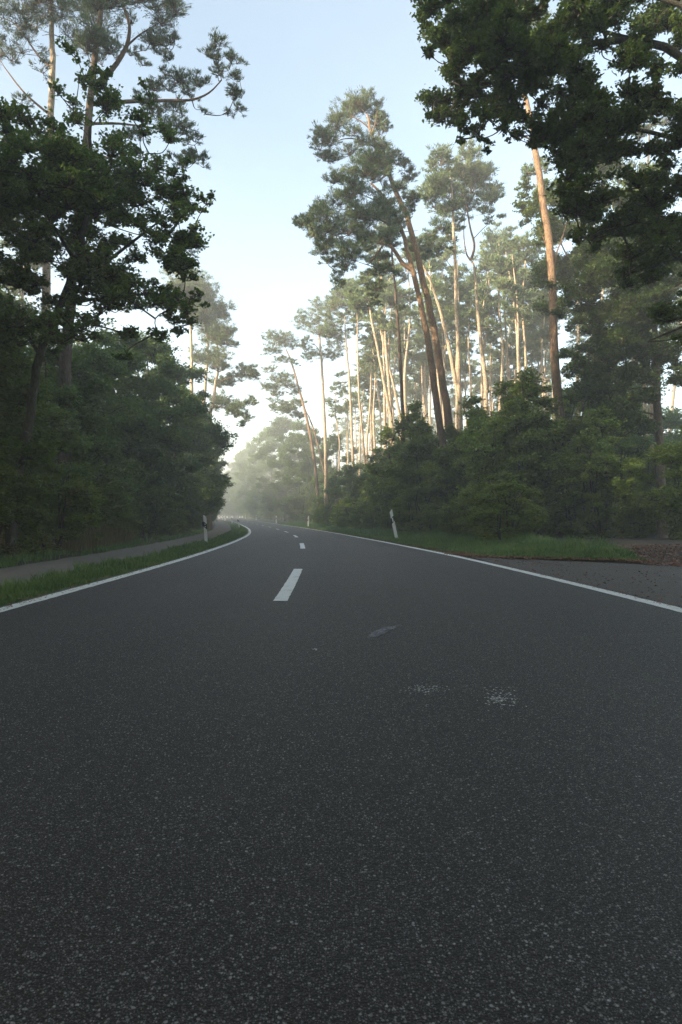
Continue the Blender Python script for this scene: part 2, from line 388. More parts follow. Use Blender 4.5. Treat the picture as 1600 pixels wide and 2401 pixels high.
M['reflector_blue'] = simple('reflector_blue', [(.3, (.01, .03, .09)), (.7, (.02, .05, .14))], 60, .2, .1, .001, spec=.8)
M['grass'] = leafmat('grass_blade', [(0, (.028, .055, .018)), (.35, (.055, .12, .035)), (.7, (.1, .165, .05)), (.88, (.12, .15, .06)), (1, (.2, .17, .09))], 2.2, .25)
M['dry_grass'] = leafmat('dry_grass', [(0, (.08, .08, .035)), (.5, (.14, .12, .05)), (1, (.2, .17, .09))], 1.2, .25)
M['verge'] = simple('verge_soil', [(.35, (.04, .05, .02)), (.6, (.05, .075, .025)), (.75, (.075, .065, .035))], 4, .95, .8, .03)
M['dead_leaf'] = leafmat('dead_leaf', [(0, (.07, .03, .018)), (.5, (.17, .075, .04)), (1, (.34, .19, .11))], 2, .1)

# ------------------------------------------------------------------ ground, road, path
def strip(name, y0, y1, fa, fb, dz, mat, parent=None, step=1.0, edge=0.0, kind=None, rng=R, nx=1):
    n = int(max(2, math.ceil((y1 - y0) / step) + 1))
    ys = np.linspace(y0, y1, n)
    A = np.array([fa(y) for y in ys]); B = np.array([fb(y) for y in ys])
    if edge: A = A + rng.standard_normal(n) * edge; B = B + rng.standard_normal(n) * edge
    rows = []
    for k in range(nx + 1):
        x = A + (B - A) * k / nx
        rows.append(np.stack([x, ys, dz(x, ys)], 1))
    V = np.stack(rows, 1).reshape(-1, 3); w = nx + 1
    i = (np.arange(n - 1)[:, None] * w + np.arange(nx)[None]).ravel()
    g = Geo(); g.add(V, np.stack([i, i + 1, i + w + 1, i + w], 1))
    return g.build(name, mat, parent)
ys = np.concatenate([np.arange(-80, 10, 2.0), np.arange(10, 120, 1.0), np.arange(120, 300, 4.0), np.arange(300, 641, 20.0)])
offs = np.array([-400, -200, -100, -60, -40, -30, -22, -16, -12, -10, -8.5, -7.5, -6.8, -6.2, -5.6, -5, -4.3, -3.7, -3.35, -3.0, -2.7, -2.35, 0, 3.3, 3.7, 4.2, 4.8, 5.4, 6, 6.6, 7.3, 8, 9, 10.5, 12, 14, 17, 20, 25, 32, 45, 70, 110, 200, 400])
X = c_(ys)[:, None] + offs[None]; Y = np.repeat(ys[:, None], len(offs), 1)
Z = gz(X, Y) - .03
g = Geo(); w = len(offs); i = (np.arange(len(ys) - 1)[:, None] * w + np.arange(w - 1)[None]).ravel()
g.add(np.stack([X, Y, Z], -1).reshape(-1, 3), np.stack([i, i + 1, i + w + 1, i + w], 1))
ground = g.build('ground', M['floor'], smooth=(0,)); tag(ground, kind='structure')

rz_ = lambda h: (lambda x, y: zr(y) + h)
road = strip('road', -40, 420, lambda y: c_(y) - LL - .14, lambda y: c_(y) + rr(y) + .16, rz_(.004), M['asphalt'], nx=8, edge=0.02, rng=np.random.default_rng(1))
# the left/right road edge is a little ragged
tag(road, kind='structure')
HWL = .075
def edge_line(f, h=.009):
    return strip('edge_line', -30, 400, lambda y: f(y) - HWL, lambda y: f(y) + HWL, rz_(h), M['paint'], road, step=.12, edge=.0035)
edge_line(lambda y: c_(y) - LL); edge_line(lambda y: c_(y) + rr(y))
for y0 in np.arange(-17.2, 260, 11.85):
    if y0 > 30: y0 = y0 - .0
    a, b_ = y0, y0 + 4.25
    strip('lane_dash', a, b_, lambda y: c_(y) - .068, lambda y: c_(y) + .068, rz_(.009), M['paint'], road, step=.1, edge=.002)
# old asphalt apron of the forest track on the right
apr = np.array([(2.75, -3), (8, -3), (7.5, 3), (7.3, 7), (6.7, 9.2), (6.1, 10.8), (5.2, 12.0), (4.3, 12.9), (3.55, 13.9), (3.0, 15.4), (2.75, 16.2)])
ap = curve(np.vstack([apr[1:], ]), 60)[:, :2] if False else apr
def poly_sheet(name, pts, z, mat, parent=None, rag=.05, seed=3, sub=8):
    rng = np.random.default_rng(seed); P2 = []
    for k in range(len(pts)):
        a, b = np.array(pts[k]), np.array(pts[(k + 1) % len(pts)])
        for u in np.linspace(0, 1, sub, endpoint=False): P2.append(a + (b - a) * u + rng.standard_normal(2) * rag)
    P2 = np.array(P2); me = bpy.data.meshes.new(name)
    me.from_pydata([(p[0], p[1], float(z(p[0], p[1]))) for p in P2], [], [list(range(len(P2)))])
    me.materials.append(mat); me.update(); o = bpy.data.objects.new(name, me); return link(o, parent)
apron = poly_sheet('pavement', apr, lambda x, y: .0, M['asphalt_old'], None, .04); tag(apron, kind='structure')
# verges
vl = strip('verge_left', -20, 260, lambda y: c_(y) - 3.98, lambda y: c_(y) - LL - .1, lambda x, y: gz(x, y) + .0, M['verge'], nx=4, edge=.03); tag(vl, kind='structure')
def right_in(y):
    return c_(y) + rr(y) + np.interp(y, [-90, 12.3, 13.2, 14.2, 15.5, 19, 640], [3.4, 2.9, 1.6, .6, .35, .22, .2])
vr = strip('verge_right', 12.3, 260, lambda y: right_in(y) - .12, lambda y: c_(y) + rr(y) + 3.0, lambda x, y: gz(x, y) + .006, M['verge'], nx=5, edge=.04); tag(vr, kind='structure')
path = strip('path', -20, 260, lambda y: c_(y) - 5.6, lambda y: c_(y) - 3.72, lambda x, y: gz(x, y) + .012, M['path'], nx=3, edge=.035, step=.5); tag(path, kind='structure')

# repairs and scars in the asphalt
def scuffmat(name, col, lo, hi, scale, stretch=(1, 1, 1)):
    m, n, l, b = newmat(name)
    tc = N(n, 'ShaderNodeTexCoord'); mp = N(n, 'ShaderNodeMapping'); mp.inputs['Scale'].default_value = stretch
    l.new(tc.outputs['Object'], mp.inputs[0])
    no = N(n, 'ShaderNodeTexNoise', Scale=scale, Detail=8.0, Roughness=.8); l.new(mp.outputs[0], no.inputs['Vector'])
    rp = ramp(n, [(lo, (0, 0, 0)), (hi, (1, 1, 1))]); l.new(no.outputs['Fac'], rp.inputs[0])
    b.inputs['Base Color'].default_value = (*col, 1); b.inputs['Roughness'].default_value = .8
    l.new(rp.outputs[0], b.inputs['Alpha']); return m
M['scar'] = scuffmat('scar', (.26, .26, .3), .3, .7, 30)
M['seam'] = scuffmat('seam', (.3, .3, .3), .45, .68, 40)
def mark(name, pts, mat, z=.012):
    me = bpy.data.meshes.new(name); me.from_pydata([(x, y, z) for x, y in pts], [], [list(range(len(pts)))])
    me.materials.append(mat); o = bpy.data.objects.new(name, me); return link(o, road)
G0 = lambda px, py: P(px, py, CAMZ * FPX / (py - HY))[:2]
mark('scar', [G0(*p) for p in [(862, 1499), (868, 1488), (900, 1475), (936, 1471), (925, 1477), (885, 1497)]], M['scar'])
def seam(pp, w_=.03):
    q = curve([(*G0(*p), 0) for p in pp], 20); 
    strip_v = np.vstack([q + [0, w_ / 2, .013], q + [0, -w_ / 2, .013]]); n = len(q); i = np.arange(n - 1)
    g = Geo(); g.add(strip_v, np.stack([i + n, i + n + 1, i + 1, i], 1)); g.build('seam', M['seam'], road)
seam([(430, 1322), (560, 1312), (660, 1306), (712, 1303)], .05)
seam([(640, 1297), (760, 1292), (800, 1290)], .05)
seam([(880, 1277), (960, 1292), (1040, 1307), (1130, 1325), (1235, 1350)], .05)
seam([(1190, 1417), (1260, 1418)], .02); seam([(1010, 1438), (1060, 1439)], .02)
rs = np.random.default_rng(5); g = Geo()
def chips(cx, cy, sx, sy, n, s0):
    for _ in range(n):
        x, y = G0(cx + rs.standard_normal() * sx, cy + rs.standard_normal() * sy); s = s0 * rs.uniform(.5, 1.4); a = rs.uniform(0, 6.3); k = 5
        th = a + np.arange(k) * 2 * np.pi / k; r = s * rs.uniform(.5, 1.2, k)
        top = np.stack([x + r * np.cos(th), y + r * np.sin(th) * .8, np.full(k, .0068 + rs.uniform(0, .001))], 1)
        g.add(top, [[0, 1, 2, 3, 4]])
chips(1000, 1619, 26, 5, 90, .0045); chips(1175, 1640, 22, 10, 130, .005); chips(740, 1525, 3, 1.2, 8, .006)
pf = g.build('paint_flecks', M['paint'], road); tag(pf, kind='stuff')
# loose grit lying on the asphalt near the camera
M['grit'] = leafmat('grit', [(0, (.12, .13, .14)), (.5, (.2, .22, .22)), (1, (.42, .44, .44))], 40, 0.0, .6)
g = Geo(); n = 5200
yy = 1.0 + 4.5 * rs.random(n) ** 1.6; xx = rs.uniform(-.62, .62, n) * yy + 0
s = rs.uniform(.0016, .0042, n) * (1 + .0 * yy)
th = rs.uniform(0, 6.28, n)
vs = []
for k in range(4):
    a = th + k * np.pi / 2 + rs.uniform(-.3, .3, n); vs.append(np.stack([xx + np.cos(a) * s, yy + np.sin(a) * s * .8, np.full(n, .003)], 1))
vs.append(np.stack([xx, yy, .004 + s * .7], 1))
V = np.stack(vs, 1).reshape(-1, 3); b5 = np.arange(n)[:, None] * 5
g.add(V, np.concatenate([b5 + np.array([k, (k + 1) % 4, 4]) for k in range(4)]))
gr = g.build('grit', M['grit'], road); tag(gr, kind='stuff')

# ------------------------------------------------------------------ grass, litter
def grass(name, xs, ys_, h, mat, rng, lean=.35, w0=.006, label=None):
    n = len(xs); z = gz(xs, ys_) - .01
    B = np.stack([xs, ys_, z], 1); a = rng.uniform(0, 6.28, n); hh = h * rng.uniform(.45, 1.25, n)
    wd = w0 * (1 + ys_ / 14.0)
    side = np.stack([np.cos(a), np.sin(a), 0 * a], 1) * wd[:, None]
    le = rng.uniform(0, 6.28, n); ln = hh * lean * rng.uniform(.2, 1.6, n)
    d = np.stack([np.cos(le) * ln, np.sin(le) * ln, 0 * le], 1)
    up = np.array([0, 0, 1.])[None] * hh[:, None]
    V = np.stack([B - side, B + side, B + d * .35 + up * .6 + side * .7, B + d + up, B + d * .35 + up * .6 - side * .7], 1).reshape(-1, 3)
    g = Geo(); b = np.arange(n)[:, None] * 5
    g.add(V, np.concatenate([b + np.array([0, 1, 2, 4])])); g.add(np.zeros((0, 3)), np.zeros((0, 3), int)) if False else None
    g.f.append((b + np.array([4, 2, 3]), 0))
    o = g.build(name, mat); return tag(o, label, 'grass', kind='stuff')
rg = np.random.default_rng(11)
def scatter(n, y0, y1, pw, fin, fout):
    y = y0 + (y1 - y0) * rg.random(n) ** pw; a, b = fin(y), fout(y); return a + (b - a) * rg.random(n), y
def thin(x, y, sc_=1.1, t=-.35):
    k = np.sin(x * 3.1 * sc_ + y * .9) + np.cos(y * 2.3 * sc_ - x * 1.7) + rg.standard_normal(len(x)) * .7 > t
    return x[k], y[k]
x, y = scatter(90000, 12.4, 95, 2.0, right_in, lambda y: c_(y) + rr(y) + 3.0); x, y = thin(x, y, 1.1, -.6)
f = (x - right_in(y)); grass('grass', x, y, np.clip(.06 + f * .1, .06, .3) * (1 + .35 * np.sin(x * 5 + y * 2.2) * np.cos(y * 3.1)), M['grass'], rg, label='thick green grass along the right edge of the road')
x, y = scatter(60000, 3, 95, 2.0, lambda y: c_(y) - 3.78, lambda y: c_(y) - LL - .16); x, y = thin(x, y, 1.6, -.3)
grass('grass', x, y, np.clip(.04 + (c_(y) - LL - .14 - x) * .12, .04, .15) * (1 + .4 * np.sin(x * 6 + y * 1.9) * np.cos(y * 2.7)), M['grass'], rg, label='short grass strip between the left edge line and the footpath')
x, y = scatter(11000, 6, 60, 1.6, lambda y: c_(y) - 6.5, lambda y: c_(y) - 5.58); x, y = thin(x, y, 1.1, .3)
grass('grass', x, y, .16, M['grass'], rg, label='patchy dark grass on the far side of the footpath')
x, y = scatter(900, 19, 25, 1, lambda y: c_(y) - 7.4, lambda y: c_(y) - 6.0)
grass('reed_grass', x, y, .75, M['dry_grass'], rg, .3, .005, label='tall dry grass stems behind the footpath under the trees')
x, y = scatter(9000, 14.5, 60, 1.5, lambda y: right_in(y) - .1, lambda y: right_in(y) + .35)
grass('grass', x, y, .05, M['dry_grass'], rg, .6, .006, label='brownish low grass fringe beside the right edge line')
# fallen leaves
g = Geo(); n = 5200
y = rs.uniform(9.6, 17, n); x = np.interp(y, [9.6, 11, 12.3, 17], [6.7, 6.0, 5.4, 5.6]) - .35 + rs.random(n) ** 1.5 * 5.5
kk = 900; y = np.concatenate([y, rs.uniform(12, 15.5, kk)]); x = np.concatenate([x, right_in(y[-kk:]) - .15 + rs.standard_normal(kk) * .13])
C = np.stack([x, y, gz(x, y) + .012 + rs.random(len(x)) * .03], 1)
leaves(g, C, .06, .04, rs, 0, 1.6)
ll = g.build('leaf_litter', M['dead_leaf']); tag(ll, 'reddish brown fallen leaves at the mouth of the track on the right', 'leaf litter', kind='stuff')
g = Geo(); n = 220
n = 700; y = 4 + 10 * rs.random(n) ** .5; x = c_(y) + rr(y) + .1 + np.abs(rs.standard_normal(n)) * 1.5
k = x < np.interp(y, [4, 9, 12, 14], [4, 6.4, 5.0, 3.4]); x, y = x[k], y[k]
leaves(g, np.stack([x, y, .012 + 0 * x], 1), .035, .02, rs, 0, 2.5)
tag(g.build('leaf_litter', M['dead_leaf']), 'few small dark leaves and crumbs scattered on the asphalt apron', 'leaf litter', kind='stuff')

g = Geo(); n = 2600
y = 3 + 45 * rs.random(n) ** 1.7; sd = rs.random(n) < .5
x = np.where(sd, c_(y) - LL - .1 - np.abs(rs.standard_normal(n)) * .13 + .12, c_(y) + rr(y) + .12 + np.abs(rs.standard_normal(n)) * .16 - .1)
leaves(g, np.stack([x, y, zr(y) + .013], 1), .045, .014, rs, 0, 3.0)
tag(g.build('leaf_litter', M['dead_leaf']), 'pine needles and crumbs of leaf gathered along the edge lines of the road', 'leaf litter', kind='stuff')

# ------------------------------------------------------------------ delineator posts
def box(g, x0, x1, y0, y1, z0, z1, m=0, slant0=0, slant1=0):
    """box whose bottom/top slope across x by the slants"""
    v = [(x, y, z) for x in (x0, x1) for y in (y0, y1) for z in (0, 1)]
    V = [(x, y, (z1 + (slant1 if x == x1 else 0)) if z else (z0 + (slant0 if x == x1 else 0))) for x, y, z in v]
    g.add(V, [[0, 1, 3, 2], [4, 6, 7, 5], [0, 4, 5, 1], [2, 3, 7, 6], [0, 2, 6, 4], [1, 5, 7, 3]], m)
def post_parts(root, side):
    """12 cm wide post, slanted towards the road; side=+1 on the right verge"""
    s = .055 * (1 if side < 0 else -1)          # slope: higher outer edge
    def prism(z0, z1, mat, name, w=.06, a=s, b=s, dep=.05):
        # rounded triangular hollow section: flat face to the driver, ridge behind
        prof = [(-w, 0), (-w * .8, -.008), (w * .8, -.008), (w, 0), (w * .55, dep * .8), (0, dep), (-w * .55, dep * .8)]
        g = Geo(); n = len(prof); V = []
        for zz, sl in ((z0, a), (z1, b)):
            V += [(x, y, zz - sl * x / .06) for x, y in prof]
        g.add(V, [[k, (k + 1) % n, n + (k + 1) % n, n + k] for k in range(n)])
        g.add(V[n:], [list(range(n))]); g.add(V[:n], [list(range(n))[::-1]])
        return g.build(name, mat, root)
    prism(-.15, .59, M['post_white'], 'body', a=0); prism(.592, .798, M['post_black'], 'band', w=.0605)
    prism(.80, 1.04, M['post_white'], 'cap')
    if side > 0:
        g = Geo(); box(g, -.02, .02, -.016, -.0085, .62, .775); g.build('reflector', M['reflector'], root)
    else:
        for zz in (.65, .745):
            g = Geo(); th = np.arange(12) * np.pi / 6; c = np.stack([.024 * np.cos(th), 0 * th, .024 * np.sin(th)], 1)
            V = np.vstack([c + [0, -.0085, zz], c + [0, -.016, zz]])
            g.add(V, [[k, (k + 1) % 12, 12 + (k + 1) % 12, 12 + k] for k in range(12)]); g.add(V[12:], [list(range(12))[::-1]])
            g.build('reflector', M['reflector'], root)
def copy_tree(o, parent=None):
    c = o.copy(); COL.objects.link(c)
    if parent is not None: c.parent = parent
    for ch in list(o.children): copy_tree(ch, c)
    return c
def dgz(px, d): return (px - HX) * d / FPX
posts = [(1, 930, 26, (.03, -.215), 'leaning white delineator post in the grass on the right, nearest of them'),
         (1, 723, 66, (0, .02), 'small white delineator post right of the road, second from the camera'),
         (1, 648, 97, (0, 0), 'small white delineator post right of the road, below dark trees, third from the camera'),
         (1, 601, 140, (0, 0), 'tiny white delineator post on the right where the road bends away'),
         (1, 576, 175, (0, 0), 'farthest tiny white delineator post right of the road, left of the sunlit shrub'),
         (-1, 484, 25.5, (0, -.055), 'white delineator post with black band and blue side reflector beside the footpath'),
         (-1, 561.5, 68, (0, -.11), 'small white delineator post left of the road above the bend of the edge line'),
         (-1, 544.5, 104, (0, 0), 'tiny white delineator post left of the road, third from the camera on that side'),
         (-1, 528, 138, (0, 0), 'tiny white delineator post left of the road, fourth from the camera on that side'),
         (-1, 522, 160, (0, 0), 'very distant white delineator post left of the road, beside the end of the path'),
         (-1, 514, 182, (0, 0), 'farthest white delineator post left of the road, in the shade of the trees')]
pr = {}
for side, px, d, (tx, ty), lab in posts:
    X0 = dgz(px, d)
    if side not in pr:
        o = empty('delineator_post', (0, 0, 0)); post_parts(o, side); pr[side] = o
    else: o = copy_tree(pr[side])
    o.location = (X0, d, float(gz(X0, d)) + (.03 if side > 0 else 0)); o.rotation_euler = (tx, ty, .1 * side)
    tag(o, lab, 'delineator post', 'white delineator posts along the road')
    if px == 484:
        g = Geo(); box(g, -.105, -.055, -.03, .05, .66, .84); g.build('side_reflector', M['reflector_blue'], o)
    if px == 930:
        o.location.z += .06

# ------------------------------------------------------------------ trees
def trunk_mesh(pts, r0, r1, mat, parent, rng, name='trunk', sides=10, n=26, flare=True, stubs=0, pw=.8):
    q = curve(pts, n); m_ = len(q)
    u = np.linspace(0, 1, m_); rad = r1 + (r0 - r1) * (1 - u) ** pw
    if flare: rad = rad * (1 + .35 * np.exp(-u * m_ * .9))
    q = q + rng.standard_normal(q.shape) * r0 * .06
    g = Geo(); tube(g, q, rad, sides, 0, rng, .03)
    for _ in range(stubs):
        k = rng.integers(int(m_ * .25), int(m_ * .9)); a = rng.uniform(0, 6.28); ln = rng.uniform(.15, .9) * rng.uniform(.4, 1)
        e = q[k] + np.array([math.cos(a), math.sin(a), rng.uniform(-.1, .5)]) * (ln + rad[k])
        prisms(g, q[k][None], e[None], .022, .008, 0)
    g.build(name, mat, parent, smooth=(0,)); return q, rad
def local(root, pts): return np.asarray(pts, float) - np.array(root.location)

def tree_px(kind, name, label, group, trunk, d, dia, crown, nleaf, seed, limbs=(), bark=None, leaf=None, L=.09, W=.06,
            sub=26, sig=.2, depth=1.0, base=None, flat=.8, stubs=0, spread=None, top_r=.25, dz_extra=0, trunk_dd=0, rbr=.03, cat=None):
    """a tree whose trunk, limbs and clumps were read off the photograph: (px, py[, metres nearer/farther])"""
    rng = np.random.default_rng(seed)
    def PT(t, dd=0): return P(t[0], t[1], d + (t[2] if len(t) > 2 else dd))
    tp = [PT(t) for t in trunk]
    bx, by = (base if base is not None else (tp[0][0], tp[0][1]))
    root = empty(name, (bx, by, float(gz(bx, by)) - .05))
    tp = [np.array([bx, by, float(gz(bx, by)) - .15])] + tp
    tl = local(root, tp)
    q, rad = trunk_mesh(tl, dia / 2, dia / 2 * top_r, bark, root, rng, stubs=stubs, n=30)
    nodes = [q[len(q) // 4:]]
    for lb in limbs:
        lr = lb[0]; lp = local(root, [PT(t) for t in lb[1:]])
        qq = curve(lp, 14); g = Geo(); tube(g, qq, np.linspace(lr, lr * .25, len(qq)), 7, 0, rng, .05)
        g.build('limb', M['pine_limb'] if kind == 'needle' else bark, root, smooth=(0,)); nodes.append(qq[2:])
    nodes = np.vstack(nodes)
    cl = []
    for t in crown:
        r = t[2] * d / FPX; dd = t[3] if len(t) > 3 else rng.uniform(-1, 1) * depth
        c = P(t[0], t[1], d + dd) ; c = local(root, c)
        k = max(1, int(round(t[4]))) if len(t) > 4 else 4
        for _ in range(k):
            o = unit(rng, 1)[0] * r * .95 * rng.random() ** .5
            o[1] *= 1.6; o[2] *= .75
            cl.append((*(c + o), r * (rng.uniform(.5, .95) if kind == 'needle' else rng.uniform(.35, .62))))
    g = Geo()
    foliage(g, cl, nleaf, rng, kind, L, W, nodes, sub, sig, 0, 1, flat, rbr)
    g.build('crown', [leaf, M['pine_twig'] if kind == 'needle' else M['twig']], root)
    tag(root, label, cat or ('pine tree' if kind == 'needle' else 'tree'), group)
    return root
def scat(x0, y0, x1, y1, n, r, seed, ell=True):
    """clump spots inside an ellipse given by its photo bounds"""
    rng = np.random.default_rng(seed); o = []
    while len(o) < n:
        u, v = rng.uniform(-1, 1, 2)
        if ell and u * u + v * v > 1: continue
        o.append(((x0 + x1) / 2 + u * (x1 - x0) / 2, (y0 + y1) / 2 + v * (y1 - y0) / 2, r * rng.uniform(.7, 1.3)))
    return o
PB, PBP, PBG, OB = M['pine_bark'], M['pine_bark_pale'], M['pine_bark_grey'], M['oak_bark']

# L1 the near oak on the left
c1 = (scat(-220, 330, 330, 800, 52, 62, 21) + scat(-60, 260, 330, 560, 34, 56, 22) + scat(250, 400, 470, 770, 24, 46, 23) + scat(-40, 560, 300, 820, 14, 44, 24)
      + [(30, 300, 45), (90, 290, 40), (150, 250, 36), (240, 190, 34), (262, 245, 40), (330, 215, 26), (330, 300, 45), (400, 330, 36), (420, 400, 36), (380, 470, 40),
         (445, 470, 34), (480, 480, 22), (490, 465, 14), (455, 540, 26), (430, 640, 34), (455, 700, 30), (480, 715, 14), (430, 770, 34), (380, 790, 30), (300, 790, 34), (290, 840, 24),
         (200, 180, 30), (170, 130, 24), (40, 560, 60), (60, 640, 60), (20, 720, 50)])
tree_px('leaf', 'oak_tree', 'near oak with dense dark leaves leaning over the footpath on the left', None,
        [(28, 1180), (45, 1100), (73, 967), (94, 830), (143, 714), (178, 615), (205, 500), (215, 400), (210, 300)], 16, .26, c1, 84000, 31,
        limbs=[(.06, (143, 714), (220, 640), (320, 560), (400, 500)), (.05, (178, 615), (120, 520), (60, 420)), (.05, (94, 830, 0), (40, 760), (-40, 700)),
               (.05, (143, 714), (230, 700), (330, 690), (430, 690)), (.045, (205, 500), (280, 430), (350, 360))],
        bark=OB, leaf=M['oak_leaf'], L=.095, W=.065, sub=20, sig=.15, depth=1.7, flat=.85, rbr=.025)
# L2, L3 tall pines behind it
c2 = [(60, 60, 60), (130, 20, 60), (20, 130, 40), (100, 180, 26, -1, 2), (40, -40, 80), (150, -60, 90), (190, 60, 50), (210, 130, 44), (-30, 40, 60), (60, 250, 22), (130, -110, 80), (30, -110, 60), (80, -60, 60), (0, -60, 60), (70, 10, 50)]
tree_px('needle', 'pine_tree', 'tall pine with pale warm trunk at the upper left, behind the near oak', 'tall pines on the left of the road',
        [(104, 900), (106, 780), (110, 640), (114, 480), (118, 300), (124, 150), (122, 80), (120, -60), (118, -180)], 27, .4, c2, 42000, 41,
        limbs=[(.05, (122, 160), (90, 130), (40, 60), (0, 40)), (.05, (118, 270), (60, 220), (20, 170), (0, 140))],
        bark=PBP, leaf=M['needle'], L=.13, W=.028, sub=15, sig=.16, depth=1.8, flat=.7, stubs=14)
c3 = [(300, 30, 40), (250, 20, 44), (360, 20, 44), (395, 40, 34), (400, 100, 22), (350, 70, 34), (375, 110, 26), (220, 90, 40), (255, 110, 40), (320, 130, 22), (410, 10, 22),
      (200, -60, 90), (330, -70, 80), (300, -160, 90), (395, 130, 14),
      (515, 120, 22), (500, 145, 20), (540, 140, 20), (550, 175, 16), (520, 170, 16), (470, 185, 24), (430, 195, 28), (390, 185, 26), (360, 195, 22), (450, 210, 20), (560, 225, 16), (545, 215, 14), (565, 255, 14), (540, 265, 10), (480, 260, 10),
      (400, 250, 22), (360, 260, 26), (430, 290, 26), (450, 310, 22), (400, 320, 30), (440, 350, 22), (480, 375, 18), (460, 370, 18), (420, 380, 22), (440, 560, 24), (430, 590, 24), (400, 440, 22), (300, 320, 30), (340, 240, 24)]
tree_px('needle', 'pine_tree', 'tall pine on the left whose long bare limb reaches right into the sky', 'tall pines on the left of the road',
        [(152, 900), (160, 780), (170, 640), (185, 500), (202, 350), (212, 240), (225, 120), (240, 0), (250, -150)], 23, .42, c3, 60000, 42,
        limbs=[(.1, (222, 200), (262, 165), (296, 110), (304, 60), (290, 10), (285, -60)), (.075, (210, 245), (300, 238), (390, 236), (450, 234), (490, 218), (520, 188)),
               (.05, (205, 290), (280, 290), (360, 300), (420, 310)), (.05, (200, 350), (280, 380), (360, 400), (430, 420)), (.04, (296, 110), (330, 80), (380, 50)), (.03, (185, 500), (290, 540), (400, 570))],
        bark=PBG, leaf=M['needle'], L=.12, W=.024, sub=15, sig=.13, depth=1.4, flat=.75, stubs=8)
# left small trees hidden low by shade: an understorey trunk
# Right twin pines
cb = [(830, 260, 40), (800, 290, 34), (860, 245, 34), (890, 255, 24), (880, 290, 26), (770, 330, 30), (760, 355, 24), (800, 340, 34), (845, 320, 30), (745, 325, 16), (770, 370, 16), (905, 290, 12),
      (900, 385, 24), (930, 370, 24), (950, 395, 20), (960, 420, 18), (940, 430, 22), (960, 470, 20), (970, 490, 14), (880, 370, 26), (905, 350, 20)]
tree_px('needle', 'pine_tree', 'leaning orange-barked pine with the highest crown, right of the road', 'leaning roadside pines on the right',
        [(1062, 1060), (1050, 970), (1036, 880), (1021, 790), (1004, 705), (988, 640), (966, 545), (948, 490), (930, 455), (912, 405), (892, 360), (872, 315), (862, 270)], 33, .42, cb, 36000, 51,
        limbs=[(.05, (888, 350), (850, 330), (810, 325), (770, 340)), (.05, (872, 315), (880, 290), (885, 260)), (.04, (866, 300), (840, 280), (815, 270)), (.04, (930, 455), (945, 420), (950, 400))],
        bark=PB, leaf=M['needle'], L=.13, W=.028, sub=15, sig=.14, depth=1.2, flat=.75, stubs=18)
ca = [(870, 400, 36), (840, 390, 30), (800, 420, 30), (830, 440, 44), (880, 440, 40), (800, 475, 40), (850, 500, 46), (900, 490, 34), (760, 500, 34), (730, 510, 28), (715, 530, 20), (790, 530, 40),
      (840, 550, 44), (750, 555, 30), (780, 580, 36), (820, 600, 36), (860, 590, 34), (810, 640, 26), (800, 670, 16), (890, 560, 30), (730, 545, 20), (770, 610, 20), (870, 630, 22), (900, 640, 24), (885, 670, 20), (880, 705, 16), (930, 540, 26),
      (920, 500, 30), (960, 460, 18), (700, 520, 12)]
tree_px('needle', 'pine_tree', 'leaning forked pine with a dark shaded crown hanging toward the road', 'leaning roadside pines on the right',
        [(1040, 1070), (1032, 1000), (1018, 900), (1004, 800), (990, 730), (978, 672), (966, 628), (956, 590), (945, 545), (925, 500), (900, 460), (870, 430)], 31.5, .36, ca, 70000, 52,
        limbs=[(.11, (968, 634), (945, 618), (928, 592), (905, 566), (880, 552), (840, 545), (790, 550)), (.05, (945, 545), (900, 520), (850, 500), (800, 490)), (.05, (905, 566), (880, 600), (860, 620)), (.04, (925, 500), (880, 470), (830, 450))],
        bark=PB, leaf=M['needle'], L=.12, W=.03, sub=14, sig=.15, depth=1.9, flat=.75, stubs=22)
# dark slim trunk
tree_px('needle', 'pine_tree', 'slim dark straight trunk in front of the misty pines, nearest to the leaning pair', None,
        [(950, 1130), (948, 1040), (944, 950), (936, 800), (928, 690), (920, 600), (917, 540)], 37, .27, [(915, 560, 20), (905, 600, 16), (925, 640, 12), (940, 720, 10), (890, 600, 14), (910, 520, 20)], 6000, 53,
        bark=PBG, leaf=M['needle'], L=.13, W=.03, sub=30, sig=.13, depth=.8, flat=.7, stubs=24)
# R1 big pine right
tree_px('needle', 'pine_tree', 'tall straight orange pine trunk rising through the bushes into the oak crown', None,
        [(1322, 1200), (1320, 1100), (1313, 980), (1303, 860), (1298, 760), (1294, 640), (1287, 560), (1272, 460), (1260, 380), (1250, 320), (1238, 250), (1225, 190), (1215, 60), (1210, -40)], 30, .47,
        [(1270, 395, 24, 1), (1240, 420, 22, 1), (1235, 400, 16, 1), (1220, 60, 60), (1150, 40, 50), (1280, 30, 60), (1210, -60, 70)], 22000, 54,
        limbs=[(.04, (1254, 330), (1225, 320), (1200, 320)), (.035, (1290, 600), (1275, 560), (1262, 530)), (.05, (1298, 660), (1304, 600), (1318, 560), (1330, 520))],
        bark=PB, leaf=M['needle'], L=.13, W=.03, sub=15, sig=.16, depth=1.2, flat=.7, stubs=8)
